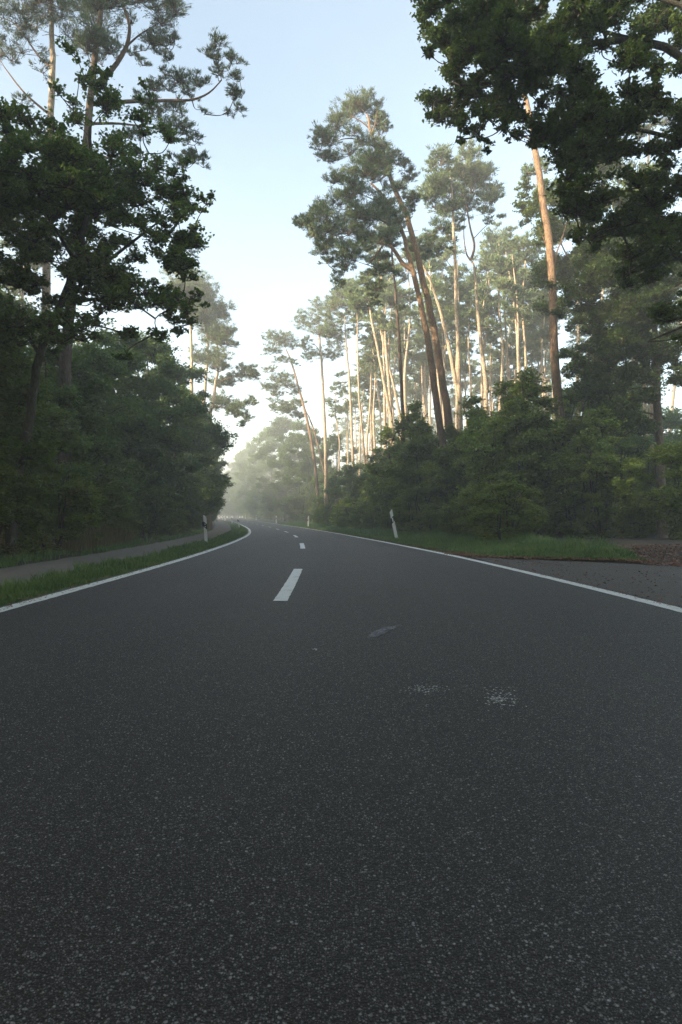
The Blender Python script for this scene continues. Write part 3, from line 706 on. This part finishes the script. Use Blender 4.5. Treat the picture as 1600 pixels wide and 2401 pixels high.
# misty pines read off the photo
mist = [
 ([(1140, 1000), (1139, 900), (1131, 830), (1123, 756), (1118, 690), (1113, 628), (1104, 607)], 42, .33, [(1100, 400, 34), (1130, 410, 30), (1145, 440, 26), (1110, 440, 38), (1160, 465, 20), (1080, 430, 28), (1110, 370, 20), (1095, 480, 26), (1130, 490, 24), (1120, 420, 30), (1085, 460, 24), (1150, 520, 12), (1175, 510, 8), (1092, 360, 16)],
  [(.09, (1104, 610), (1111, 590), (1112, 569), (1103, 535), (1096, 492), (1089, 455), (1092, 410)), (.06, (1104, 610), (1094, 594), (1088, 552), (1090, 500)), (.03, (1110, 560), (1140, 530), (1175, 505))], 'pale pine with a forked top standing in sunlit mist'),
 ([(1080, 1020), (1077, 900), (1074, 790), (1070, 700), (1067, 600), (1063, 520), (1060, 450), (1055, 400)], 40, .31, [(1040, 385, 28), (1065, 400, 26), (1020, 430, 28), (1050, 440, 34), (1015, 470, 24), (1040, 500, 26), (1070, 470, 22), (1010, 400, 14), (1025, 560, 30), (1055, 550, 22), (1000, 560, 18), (1070, 530, 16), (1030, 590, 20)],
  [(.04, (1066, 590), (1040, 575), (1015, 560)), (.03, (1068, 640), (1040, 600))], 'straight pale pine with a tall crown left of the forked pine'),
 ([(1075, 960), (1062, 860), (1048, 790), (1030, 720), (1012, 665), (998, 635), (985, 600)], 41, .3, [(985, 600, 20), (1000, 590, 16), (970, 580, 16)], [], 'curved pale pine with a slim trunk just right of the leaning pair'),
 ([(1195, 960), (1190, 850), (1184, 740), (1180, 660), (1178, 600)], 62, .3, [(1175, 565, 14), (1180, 590, 20), (1165, 610, 18), (1190, 620, 18), (1180, 650, 22), (1205, 605, 10)], [], 'thin pine with a small pointed crown among the misty pines'),
 ([(1235, 940), (1232, 850), (1226, 760), (1220, 680), (1218, 640)], 66, .3, [(1215, 620, 26), (1235, 610, 20), (1200, 650, 26), (1225, 660, 28), (1240, 680, 24), (1210, 700, 22)], [], 'misty pine with a broad crown, left of the big orange trunk'),
 ([(1272, 900), (1270, 800), (1266, 720), (1262, 660)], 60, .28, [(1262, 640, 22), (1275, 660, 20), (1250, 690, 22), (1268, 700, 22)], [], 'slim misty pine close beside the big orange trunk'),
 ([(925, 1080), (918, 990), (900, 890), (882, 800), (868, 730), (858, 680)], 47, .3, [(855, 665, 18), (840, 690, 20), (870, 690, 16), (850, 720, 18)], [(.025, (890, 840), (860, 830), (840, 830))], 'pale leaning pine left of the slim dark trunk'),
 ([(940, 1010), (935, 960), (918, 880), (900, 810), (890, 750), (888, 700)], 55, .28, [(885, 700, 16), (900, 690, 18), (880, 740, 16)], [], 'second pale leaning pine close to the slim dark trunk'),
 ([(859, 1130), (852, 1040), (842, 920), (839, 820), (838, 730)], 56, .26, [(835, 700, 22), (820, 680, 22), (850, 720, 22), (838, 750, 16)], [(.02, (839, 860), (815, 850))], 'thin upright pine with short side branches left of the leaning pines'),
 ([(830, 1150), (826, 1030), (820, 900), (812, 810), (808, 740)], 58, .3, [(800, 690, 26), (825, 680, 24), (785, 720, 26), (815, 730, 30), (790, 760, 26), (770, 790, 18), (830, 770, 18)], [], 'misty pine with a full crown over the middle bushes'),
 ([(766, 1160), (764, 1060), (760, 960), (755, 860), (750, 790), (747, 740)], 68, .42, [(747, 715, 16), (735, 745, 24), (765, 740, 24), (715, 760, 20), (745, 780, 28), (780, 780, 24), (720, 810, 22), (765, 820, 22), (730, 840, 18), (790, 830, 18), (705, 740, 12), (800, 800, 14)],
  [(.05, (753, 830), (740, 810), (715, 800)), (.04, (756, 850), (765, 820), (785, 800))], 'tall pine with a dense spire-shaped crown at the far right bend'),
 ([(748, 1200), (742, 1120), (728, 1020), (712, 950), (698, 900), (684, 850), (672, 820)], 74, .42, [(650, 800, 22), (675, 805, 22), (640, 830, 18), (635, 790, 14), (665, 850, 18), (650, 880, 24), (675, 900, 22), (640, 905, 22), (625, 915, 14), (695, 920, 14), (690, 850, 10), (655, 930, 20)],
  [(.04, (700, 905), (670, 900), (645, 905)), (.04, (684, 850), (660, 830), (640, 825))], 'leaning pine bending left toward the gap above the road'),
 ([(768, 1190), (762, 1120), (745, 1040), (728, 985), (712, 955)], 80, .34, [(705, 945, 16), (690, 960, 20), (670, 970, 20), (700, 975, 16), (655, 960, 18)], [], 'second leaning pine behind the one that bends left'),
]
for k, (tr, d, dia, cr, lb, lab) in enumerate(mist):
    tree_px('needle', 'pine_tree', lab, 'sunlit pines in the mist right of the road', tr, d, dia, [(a[0], a[1], a[2] * 1.08, .2 * ((7 * i) % 13 - 6), 4) for i, a in enumerate(cr)], 9000 + 1000 * len(cr), 60 + k, limbs=lb, bark=PBP if k not in (11, 12) else PB,
            leaf=M['needle'], L=.17, W=.045, sub=14, sig=.17, depth=1.6, flat=.75, stubs=14)
# left misty pines
lm = [([(492, 990), (500, 950), (505, 900), (512, 860), (508, 780), (500, 720)], 58, .34, [(480, 740, 30), (510, 740, 30), (530, 780, 26), (500, 800, 30), (540, 810, 20), (480, 840, 26), (520, 850, 30), (560, 870, 26), (590, 875, 16), (530, 900, 24), (560, 960, 18), (520, 950, 26), (590, 940, 12), (580, 980, 10), (545, 970, 14), (570, 995, 8)],
       [(.05, (505, 900), (540, 885), (580, 880)), (.04, (500, 950), (540, 960), (575, 990))], 'misty pine reaching toward the gap above the road from the left'),
      ([(478, 980), (482, 900), (488, 820), (480, 740), (470, 690)], 61, .34, [(455, 670, 30), (475, 700, 30), (440, 700, 30), (500, 710, 20), (465, 740, 30), (430, 650, 26), (445, 640, 16), (520, 740, 16)], [], 'misty pine with the higher rounded crown, left of the road'),
      ([(450, 900), (449, 820), (447, 740), (445, 690)], 57, .34, [(430, 680, 24), (450, 700, 22), (420, 720, 24)], [], 'misty pine trunk half hidden behind the near oak leaves')]
for k, (tr, d, dia, cr, lb, lab) in enumerate(lm):
    tree_px('needle', 'pine_tree', lab, 'misty pines left of the road', tr, d, dia, [(a[0], a[1], a[2] * 1.15, .25 * ((7 * i) % 13 - 6), 6) for i, a in enumerate(cr)], 18000 + 1900 * len(cr), 90 + k, limbs=lb, bark=PBP, leaf=M['needle'], L=.17, W=.045, sub=14, sig=.19, depth=1.8, flat=.8, stubs=8)

# N1 near right oak, trunk outside the frame
cn = (scat(1120, -120, 1750, 330, 58, 52, 71) + scat(1000, -80, 1230, 260, 30, 50, 72) + scat(1320, 230, 1800, 640, 46, 56, 73) + scat(1500, 500, 1800, 840, 16, 46, 75) + scat(1210, 100, 1400, 340, 16, 44, 70)
      + [(1010, 40, 40), (1015, 90, 34), (1000, 120, 22), (1020, 20, 50), (1045, 100, 40), (1060, 160, 36), (1075, 210, 34), (1100, 250, 34), (1090, 290, 28), (1120, 310, 24), (1135, 330, 16), (1140, 350, 10), (1080, 330, 12),
         (1020, 240, 18), (1045, 255, 20), (1005, 235, 12), (1065, 270, 22), (1010, 265, 12), (1140, 270, 30), (1185, 280, 24), (1200, 320, 16), (1180, 240, 30), (1280, 320, 34), (1290, 300, 40), (1255, 330, 18), (1310, 350, 30),
         (1240, 170, 40), (1330, 400, 26), (1345, 470, 22), (1350, 560, 20)])
tree_px('leaf', 'oak_tree', 'large dark oak whose leafy boughs fill the upper right corner', None,
        [(2080, 900), (2060, 700), (2030, 520), (1960, 350), (1900, 200), (1800, 0), (1700, -150)], 14.5, .5, cn, 112000, 81,
        limbs=[(.11, (1960, 350), (1750, 250), (1560, 110), (1400, 100), (1300, 140), (1180, 190), (1080, 200)), (.08, (2000, 450), (1800, 400), (1600, 330), (1450, 300), (1330, 330)),
               (.08, (2030, 520), (1800, 560), (1620, 600), (1480, 640)), (.07, (1900, 200), (1700, 60), (1480, -20), (1250, -10), (1080, 30)), (.05, (1560, 110, 0), (1380, 60), (1360, 0)), (.06, (2050, 650), (1800, 700), (1620, 760), (1520, 800))],
        bark=OB, leaf=M['oak_leaf'], L=.1, W=.062, sub=24, sig=.16, depth=1.9, flat=.85, rbr=.025)
# R2 oak with visible trunk on the right
c5 = scat(1380, 500, 1700, 920, 60, 44, 76) + scat(1310, 560, 1560, 940, 64, 34, 77) + scat(1330, 820, 1500, 1010, 18, 22, 69) + scat(1380, 900, 1560, 1080, 14, 26, 74) + [(1360, 860, 26), (1400, 880, 26), (1440, 900, 30), (1420, 960, 24), (1460, 1000, 24), (1400, 1030, 20), (1430, 1060, 20), (1600, 900, 40)]
tree_px('leaf', 'oak_tree', 'oak with a straight grey brown trunk at the track on the right', None,
        [(1553, 1240), (1550, 1150), (1546, 1050), (1543, 960), (1540, 900), (1538, 820), (1530, 700), (1520, 600)], 27, .46, c5, 100000, 82,
        limbs=[(.05, (1541, 905), (1500, 890), (1450, 870), (1405, 845), (1370, 835)), (.045, (1543, 975), (1500, 965), (1460, 970), (1420, 985)), (.045, (1545, 1015), (1510, 1005), (1475, 1015), (1440, 1040)), (.05, (1540, 850), (1590, 800), (1640, 780)), (.05, (1535, 760), (1480, 720), (1430, 700)), (.035, (1546, 925), (1510, 910), (1470, 915), (1430, 935))],
        bark=M['oak_bark_brown'], leaf=M['oak_leaf'], L=.12, W=.075, sub=24, sig=.2, depth=1.8, flat=.8, rbr=.025)
# R3 tree behind the big pine
c6 = scat(1230, 390, 1340, 570, 22, 26, 78) + scat(1300, 340, 1600, 900, 70, 44, 79) + [(1240, 480, 26), (1235, 520, 18), (1260, 540, 20), (1225, 440, 16), (1340, 860, 24)]
tree_px('leaf', 'broadleaf_tree', 'mid-green broadleaf tree showing behind the big orange pine trunk', None,
        [(1420, 1150), (1415, 1000), (1400, 850), (1385, 700), (1370, 600), (1350, 500)], 33, .36, c6, 84000, 83,
        limbs=[(.05, (1385, 700), (1340, 620), (1300, 540), (1270, 500)), (.05, (1370, 600), (1420, 520), (1460, 460)), (.05, (1400, 850), (1440, 760), (1500, 680))],
        bark=OB, leaf=M['bush_leaf'], L=.13, W=.085, sub=30, sig=.2, depth=1.8, flat=.85)

# generic variants -------------------------------------------------
def broad_variant(seed, H, Rr, n, leafm, L=.12, W=.08, low=.12, name='broadleaf_tree', stems=1, clr=1.0, ncl=60, tr_r=.13):
    rng = np.random.default_rng(seed); root = empty(name, (0, 0, 0)); nodes = []
    for s in range(stems):
        a = rng.uniform(0, 6.28); k = .0 if stems == 1 else .35
        bx = np.array([math.cos(a) * k * .5, math.sin(a) * k * .5, -.1])
        pts = [bx]
        for u in (.25, .5, .75, .95):
            pts.append(bx + np.array([math.cos(a) * k * Rr * u + rng.normal(0, .12), math.sin(a) * k * Rr * u + rng.normal(0, .12), H * u]))
        q, _ = trunk_mesh(pts, tr_r if stems == 1 else .045, .02, OB if stems == 1 else M['twig'], root, rng, 'trunk' if stems == 1 else 'stem', sides=7 if stems == 1 else 5, n=12)
        nodes.append(q[3:])
    cl = []
    for _ in range(ncl):
        u = rng.uniform(low, 1); a = rng.uniform(0, 6.28)
        env = Rr * math.sin(math.pi * min(1, (u - low * .3) / (1.02 - low * .3)) ** .8) ** .6
        rr_ = env * math.sqrt(rng.uniform(.2, 1)); r = rng.uniform(.35, .8) * clr
        cl.append((math.cos(a) * rr_, math.sin(a) * rr_, u * H, r))
    g = Geo(); foliage(g, cl, n, rng, 'leaf', L, W, np.vstack(nodes), 22, .22, 0, 1, .85, .02)
    g.build('crown', [leafm, M['twig']], root); return root
def pine_variant(seed, H, n=5600, low=.72):
    rng = np.random.default_rng(seed); root = empty('pine_tree', (0, 0, 0))
    lx, ly = rng.normal(0, .5, 2); pts = [np.array([0, 0, -.2])]
    for u in (.2, .4, .6, .8, 1): pts.append(np.array([lx * u * u + rng.normal(0, .12), ly * u * u + rng.normal(0, .12), H * u * .96]))
    q, _ = trunk_mesh(pts, .17, .04, PBP, root, rng, sides=7, n=20, stubs=16)
    cl = []
    for _ in range(22):
        u = rng.uniform(low, 1); a = rng.uniform(0, 6.28); env = 1.75 * ((1.04 - u) / (1 - low)) ** .5 * (1 if u > low + .08 else .75)
        rr_ = env * math.sqrt(rng.random()); b = q[int(u * (len(q) - 1))]
        cl.append((b[0] + math.cos(a) * rr_, b[1] + math.sin(a) * rr_, u * H, rng.uniform(.35, .72)))
    g = Geo(); foliage(g, cl, n, rng, 'needle', .22, .07, q[6:], 12, .2, 0, 1, .7, .02)
    g.build('crown', [M['needle'], M['pine_twig']], root); return root
rp_ = np.random.default_rng(99)
class Pool:
    def __init__(s, makers): s.m = makers; s.p = [None] * len(makers); s.i = 0
    def put(s, x, y, sc3, rz, label, cat, group, k=None, tilt=(0, 0)):
        if k is None: k = s.i % len(s.m); s.i += 1
        if s.p[k] is None: s.p[k] = s.m[k](); o = s.p[k]
        else: o = copy_tree(s.p[k])
        o.location = (float(x), float(y), float(gz(x, y)) - .08); o.scale = sc3; o.rotation_euler = (tilt[0], tilt[1], rz)
        return tag(o, label, cat, group)
broad = Pool([lambda s=s: broad_variant(s, 10, 3.2, 42000, M['oak_leaf'], .17, .11, low=.08, ncl=90) for s in (201, 202, 203)])
bush = Pool([lambda s=s: broad_variant(s, 4.6, 1.9, 19000, M['bush_leaf'], .14, .085, .03, 'shrub', 6, .62, 80) for s in (211, 212, 213)])
limeb = Pool([lambda s=s: broad_variant(s, 5.5, 2.1, 15000, M['lime_leaf'], .12, .085, .1, 'shrub', 3, .85, 40) for s in (221, 222)])
pines = Pool([lambda s=s: pine_variant(s, 22) for s in (231, 232, 233, 234)])

# right hedge of shrubs: (px of centre, distance, top py)
hed = [(1440, 24.5, 1120), (1420, 23.5, 1010), (1350, 24, 1040), (1250, 25, 915), (1210, 26, 880), (1150, 28, 955), (1095, 29.5, 975), (1040, 31, 1010), (990, 33, 1000), (950, 37, 960), (915, 41, 1040), (880, 45, 1060), (850, 50, 1085), (820, 56, 1095), (795, 62, 1110), (775, 68, 1120),
       (1400, 28, 960), (1330, 33, 930), (1180, 32, 930), (1110, 34, 985), (1060, 37, 990), (1000, 42, 1000), (940, 47, 1010), (890, 55, 1060), (1500, 30, 1100), (1230, 34, 920), (1370, 35, 940)]
words = ['rightmost tall shrub by the track mouth', 'dense shrub left of the grey brown trunk', 'tall dark shrub below the big orange pine', 'tallest shrub just left of the big orange pine', 'high leafy shrub in front of the misty pines, left of the tallest one',
         'dark shrub below the forked pale pine', 'shrub at the foot of the straight pale pine', 'shrub right at the foot of the leaning pine pair', 'shrub left of the leaning pine pair', 'shrub behind the leaning delineator post',
         'shrub just left of the leaning delineator post', 'shrub below the pale leaning pine', 'rounded green shrub right of the second delineator post', 'green shrub before the upright thin pine', 'sunlit green shrub near the second delineator post', 'last light green shrub before the dark trees at the bend']
for k, (px, d, ty) in enumerate(hed):
    x = (px - HX) * d / FPX; off = x - c_(d) - rr(d)
    x = max(x, c_(d) + rr(d) + 3.7)
    H = ((HY - ty) * d / FPX + CAMZ) * rp_.uniform(.84, .98)
    s = H / 5.0; w = min(1.25, max(.75, s * .95))
    lab = words[k] if k < 16 else 'shrub in the second row behind the roadside shrubs on the right'
    (bush if k not in (13, 14, 15) else limeb).put(x, d, (w, w, s), rp_.uniform(0, 6.3), lab, 'shrub', 'shrubs along the right verge' if k < 16 else 'second row of shrubs on the right')
sap = Pool([lambda s=s: broad_variant(s, 7, .95, 5200, M['bush_leaf'], .14, .09, .3, 'sapling', 1, .62, 30, .035) for s in (241, 242)])
for k, (px, d, ty) in enumerate([(948, 36, 935), (985, 34, 985), (1100, 30, 925), (1135, 29, 960), (1185, 27, 890), (1225, 26, 870), (1262, 26, 900), (905, 42, 1000), (870, 47, 1045), (1365, 25, 990), (1405, 24.5, 960), (1060, 32, 1000), (1345, 32, 900), (1385, 30, 880), (1440, 29, 900)]):
    x = max((px - HX) * d / FPX, c_(d) + rr(d) + 3.6); H = (HY - ty) * d / FPX + CAMZ
    sap.put(x, d, (1, 1, H / 7.1), rp_.uniform(0, 6.3),
            ['thin sapling right of the slim dark trunk', 'thin sapling left of the foot of the leaning pair', 'thin sapling under the straight pale pine', 'thin sapling below the forked pale pine', 'tall sapling left of the highest shrub', 'highest sapling left of the big orange pine', 'sapling close left of the big orange pine trunk', 'thin sapling left of the slim dark trunk',
             'small sapling over the low hedge near the second right post', 'sapling some way right of the big orange pine trunk', 'sapling at the right end of the hedge before the oak', 'thin sapling right at the foot of the leaning pair', 'tall sapling directly behind the big orange pine', 'tall sapling right of the big orange pine, under the oak leaves', 'sapling left of the grey brown oak trunk'][k], 'sapling', 'saplings in the right hedge')
# low shrubs in front of the hedge foot
for k in range(22):
    d = 18.5 + k * 2.2; x = c_(d) + rr(d) + 2.5 + rp_.uniform(-.25, .5); s = rp_.uniform(.22, .5)
    bush.put(x, d, (s * 1.5, s * 1.5, s), rp_.uniform(0, 6.3), 'low shrub at the grass edge below the tall shrubs on the right', 'shrub', 'low shrubs along the right verge')
# sunlit shrubs deep in the wood at the right
for (px, d, ty) in [(1450, 42, 930), (1500, 46, 880), (1420, 48, 1000), (1570, 44, 960), (1380, 46, 900), (1490, 38, 1090), (1585, 38, 1050), (1455, 31, 980), (1490, 29, 1130), (1400, 27, 1060), (1520, 33, 1010), (1360, 33, 900)]:
    x = (px - HX) * d / FPX; H = (HY - ty) * d / FPX + CAMZ; s = H / 5.9
    limeb.put(x, d, (s * .9, s * .9, s), rp_.uniform(0, 6.3), 
               {1450: 'yellow-green small tree halfway between the big orange pine and the grey brown trunk', 1500: 'yellow-green small tree just left of the grey brown trunk, deep in the wood', 1420: 'low yellow-green tree deep behind the tall right-hand shrubs',
                1570: 'yellow-green small tree right of the grey brown trunk', 1380: 'yellow-green tree behind the shrub nearest the big orange pine', 1490: 'small sunlit bush at the foot of the grey brown trunk, deep in the wood', 1585: 'low bright bush at the right frame edge beyond the track',
                1455: 'light green small tree under the lowest bough of the right oak', 1400: 'light green shrub at the right end of the roadside hedge'}.get(px, 'light green small tree among the right-hand shrubs near the oak trunk'), 'tree', 'sunlit small trees in the wood')
for (px, d, s) in [(1670, 24, .5), (1500, 28, .4), (1620, 29, .8), (1590, 33, .9), (1500, 36, .8), (1540, 34, .7), (1640, 22, .8)]:
    bush.put((px - HX) * d / FPX, d, (s * 1.3, s * 1.3, s), rp_.uniform(0, 6.3), 'low dark shrub under the oak at the track mouth on the right', 'shrub', 'low shrubs at the track mouth')
# pine trunks inside the right wood
for (px, d, lab) in [(1517, 41, 'pale pine trunk standing just left of the grey brown oak trunk'), (1525, 36, 'sunlit orange pine trunk low beside the grey brown oak trunk'), (1480, 50, 'pine behind the oak leaves at the right'), (1415, 52, 'pine glimpsed through the gap in the leaves at the right'), (1355, 44, 'pine trunk close behind the big orange pine')]:
    pines.put((px - HX) * d / FPX, d, (1, 1, 1), rp_.uniform(0, 6.3), lab, 'pine tree', 'pines inside the right wood')
# misty background pines on the right
zones = [(800, 1300, 50, 80, 62, 'slender sunlit pine in the mist behind the right-hand shrubs', 'sunlit pines in the mist'),
         (780, 1330, 80, 150, 64, 'slender pale pine fading far back in the mist on the right', 'background pines in the mist'),
         (1300, 1600, 45, 90, 10, 'pine trunk deep in the wood behind the oak leaves on the right', 'pines deep in the right wood')]
for (p0, p1, d0, d1, cnt, lab, grp) in zones:
    for k in range(cnt):
        px = p0 + (p1 - p0) * (k + rp_.uniform(-.4, .4)) / cnt * 1.0
        y = rp_.uniform(d0, d1); x = (px - HX) * y / FPX
        if x < c_(y) + rr(y) + 4.5: continue
        s = rp_.uniform(.84, 1.05) * (.82 if px < 900 else 1)
        pines.put(x, y, (s, s, s * rp_.uniform(.95, 1.1)), rp_.uniform(0, 6.3), lab, 'pine tree', grp, tilt=(rp_.normal(0, .02), rp_.normal(-.02, .035)))
for k in range(7):
    y = rp_.uniform(85, 125); x = rp_.uniform(c_(y) + rr(y) + 8, .46 * y); s = rp_.uniform(.4, .65)
    broad.put(x, y, (1.1, 1.1, s), rp_.uniform(0, 6.3), 'pale understorey tree in the mist between the pine trunks on the right', 'tree', 'understorey trees in the mist')
# far side of the bend, right
fr = [(690, 105, 990, 0, 'dark broadleaf tree under the leaning pines at the bend'), (655, 122, 985, 1, 'dark rounded tree left of the leaning pines at the bend'), (722, 92, 1010, 2, 'broadleaf tree behind the spire-crowned pine'), (790, 82, 1020, 0, 'broadleaf tree behind the middle pines'), (625, 142, 1010, 1, 'paler broadleaf tree above the third delineator post'),
      (600, 165, 1035, 2, 'sunlit pale green tree above the far bend'), (585, 190, 1055, 0, 'hazy sunlit tree at the far bend'), (572, 212, 1068, 1, 'far hazy tree closing the gap above the road'), (558, 235, 1088, 2, 'farthest small hazy tree in the gap')]
for (px, d, ty, k, lab) in fr:
    x = (px - HX) * d / FPX; x = max(x, c_(d) + rr(d) + 4.6); H = (HY - ty) * d / FPX + CAMZ; s = H / 10.3
    broad.put(x, d, (max(1, s * .9), max(1, s * .9), s), rp_.uniform(0, 6.3), lab, 'tree', 'broadleaf trees at the right of the bend', k)
for k in range(20):
    d = 72 + k * 6.5; x = c_(d) + rr(d) + 5.0 + rp_.uniform(-.3, .8); s = rp_.uniform(.7, 1.1)
    (limeb if k % 3 == 0 else bush).put(x, d, (s * 1.2, s * 1.2, s), rp_.uniform(0, 6.3), 'distant shrub lining the right side of the road toward the bend', 'shrub', 'distant shrubs along the right verge')
for k in range(16):
    px = 512 + k * 6; d = rp_.uniform(215, 290); x = max((px - HX) * d / FPX, c_(d) + rr(d) + 6)
    broad.put(x, d, (1.3, 1.3, rp_.uniform(1.2, 1.6)), rp_.uniform(0, 6.3), 'far broadleaf tree closing the view where the road disappears', 'tree', 'far broadleaf trees at the end of the road')
for k in range(26):
    d = 195 + k * 6 + rp_.uniform(-2, 2); x = rp_.uniform(c_(d) + rr(d) + 5, c_(d) + 26)
    pines.put(x, d, (1, 1, rp_.uniform(.7, .9)), rp_.uniform(0, 6.3), 'far pine trunk closing the view where the road disappears', 'pine tree', 'far pines at the end of the road')
# left wood along the path
lf = [(-190, 15.5, 560, 0), (-60, 19, 780, 1), (20, 22, 850, 2), (110, 25, 800, 0), (190, 28, 800, 1), (250, 32, 790, 2), (330, 34, 770, 0), (400, 38, 785, 1), (420, 44, 830, 2), (455, 49, 900, 0), (468, 56, 940, 1), (482, 64, 985, 2), (490, 73, 1035, 0), (497, 83, 1070, 1), (503, 95, 1090, 2), (508, 110, 1105, 0), (512, 128, 1120, 1)]
for k, (px, d, ty, v) in enumerate(lf):
    x = (px - HX) * d / FPX; x = min(x, c_(d) - (8.2 if d < 40 else 7.4)); H = (HY - ty) * d / FPX + CAMZ; s = max(.6, H / 10.3); w = min(1.15, max(.85, s))
    broad.put(x, d, (w, w, s), rp_.uniform(0, 6.3), 'dark broadleaf tree overhanging the footpath, number %s back' % k if False else
              ['leafy tree at the left frame edge behind the near oak', 'dark tree left of the near oak trunk', 'dark tree right behind the near oak trunk', 'shaded tree between the near oak and the tall dry grass', 'shaded tree above the tall dry grass', 'broad tree behind the right half of the near oak crown',
               'grey-green tree whose top shows below the near oak crown', 'pale-topped tree in front of the left misty pines', 'tree at the foot of the left misty pines', 'dark tree above the post with the blue reflector', 'dark tree overhanging the path behind that post', 'tree overhanging the path where it narrows',
               'dark tree over the far end of the path', 'small-looking tree left of the far delineator posts', 'distant dark tree left of the road bend', 'distant hazy tree left of the vanishing road', 'last hazy tree left of the vanishing road'][k], 'tree', 'broadleaf trees along the footpath', v)
for k in range(40):
    d = 9 + k * 2.3; x = c_(d) - 6.7 - rp_.uniform(0, .9); s = rp_.uniform(.2, .6)
    bush.put(x, d, (s * 1.3, s * 1.3, s), rp_.uniform(0, 6.3), 'dark shrub in the shade along the left edge of the footpath', 'shrub', 'shrubs along the footpath')
for k in range(34):
    d = 14 + k * 3.2; x = c_(d) - rp_.uniform(13, 30)
    s = rp_.uniform(.9, 1.25)
    if HX + x * FPX / d < -260: continue
    broad.put(x, d, (1.2, 1.2, s), rp_.uniform(0, 6.3), 'dark broadleaf tree deeper in the wood left of the path', 'tree', 'trees deeper in the left wood')
for k in range(30):
    d = 22 + k * 4.6; x = c_(d) - rp_.uniform(11, 34); px = HX + x * FPX / d
    if px < -150: continue
    s = rp_.uniform(.8, .98) if px > 380 else rp_.uniform(.75, .92)
    pines.put(x, d, (1, 1, s), rp_.uniform(0, 6.3), 'tall pine standing in the wood left of the path', 'pine tree', 'pines in the left wood')

# unseen wood added around the camera for its shade, and the far wood
def wood(name, spots, label, seed, nl=1500, Ls=.55):
    g = Geo(); rw = np.random.default_rng(seed)
    for x, y, H, w in spots:
        z0 = float(gz(x, y))
        tube(g, np.array([[x, y, z0 - .1], [x + rw.normal(0, .3), y, z0 + H * .5], [x + rw.normal(0, .5), y, z0 + H * .92]]), [.2, .14, .04], 6, 1)
        nc = 26; u = unit(rw, nc); cc = np.array([x, y, z0 + H * (.62 if w > 5.9 else .58)]) + u * (rw.random(nc) ** .5)[:, None] * np.array([w, w, H * .4])
        k = rw.integers(0, nc, nl); C = cc[k] + rw.standard_normal((nl, 3)) * .62
        C = C[~((C[:, 1] > -.3) & (np.abs(C[:, 0]) < .62 * C[:, 1] + .6) & (C[:, 2] < 1.6 + .85 * C[:, 1]) & (C[:, 1] < 60))]     # keeps leaves of the added shade trees out of the camera's view
        leaves(g, C, Ls, Ls * .75, rw, 0)
    o = g.build(name, [M['oak_leaf'], M['oak_bark']]); return tag(o, label, 'woodland', kind='stuff')
rw = np.random.default_rng(300); sp = []
for k in range(60):
    y = rw.uniform(-45, 22); x = c_(y) - rw.uniform(8.5, 38)
    if y > 2: x = min(x, -.8 * y - 3.5)
    sp.append((x, y, rw.uniform(18, 24) if y < -5 else rw.uniform(21, 25.3), 3.4))  # unseen trees kept tall to throw shade on the left pines
for k in range(22):
    y = rw.uniform(-34, -5); x = c_(y) + rw.uniform(6, 24); sp.append((x, y, rw.uniform(14, 19), 3.4))
for k in range(9): sp.append((c_(-6) + rw.choice([-6.5, 6]) + rw.normal(0, .4), -4.5 - k * 3.2, rw.uniform(14, 17), 6.2))  # wide crowns behind the camera, added to dim the foreground
sp += [(x, y, h, 2.8) for x, y, h in [(-15.5, 14, 25), (-17.5, 16.5, 25), (-14, 11.5, 24), (-19, 13, 25), (-22, 18, 25), (-17.6, 19.5, 25), (-20, 21, 25), (-24.5, 19, 25)]]  # added out of view to shade the right-hand pine trunks
sp += [(-7.5, -4.5, 20, 3.4), (-11, -7, 21, 3.4), (-9.5, -2, 20, 3.4), (-12, -12, 21, 3.4), (-7.5, -10, 20, 3.4), (-13, -3, 22, 3.4), (-10, -16, 21, 3.4)]  # added as sun blockers against bright patches on the near road
for k in range(7): sp.append((c_(0) + (-9.5 if k % 2 else 7.5), -2 + k * 1.5, 17.5 + k * .3, 6.0))  # crowns closing overhead, added to cut sky light on the asphalt
for k in range(5): sp.append((rw.uniform(-3, 3), -9.0 - 4 * k, 15.0, 6.0))  # trees standing on the road behind the camera, added as overhead cover
wood('woodland', sp, 'unseen woodland beside and behind the viewpoint, added to shade the road and pines', 301)
sp = []
for k in range(60):
    y = rw.uniform(215, 330); x = rw.uniform(-150, 170)
    if abs(x - c_(y)) < 8: continue
    sp.append((x, y, rw.uniform(12, 17) if x < -5 else rw.uniform(7, 9), 5.5))
for k in range(34):
    y = rw.uniform(90, 260); x = c_(y) - rw.uniform(12, 45); sp.append((x, y, rw.uniform(12, 17), 4.5))  # dense left rows added to keep sun off the far mist
wood('woodland', sp, 'far wood of broadleaf trees closing the view behind the pines, left rows added for shade', 302, 900, .8)

# ------------------------------------------------------------------ haze
hz = bpy.data.materials.new('haze_air'); hz.use_nodes = True; n = hz.node_tree.nodes; n.clear()
ov = n.new('ShaderNodeOutputMaterial'); pv = n.new('ShaderNodeVolumePrincipled')
pv.inputs['Color'].default_value = (.97, .98, .98, 1); pv.inputs['Density'].default_value = .0038; pv.inputs['Anisotropy'].default_value = .2
hz.node_tree.links.new(pv.outputs[0], ov.inputs['Volume'])
g = Geo(); box(g, -420, 420, -95, 660, -1.6, 26.5); h = g.build('haze', hz); tag(h, kind='stuff')
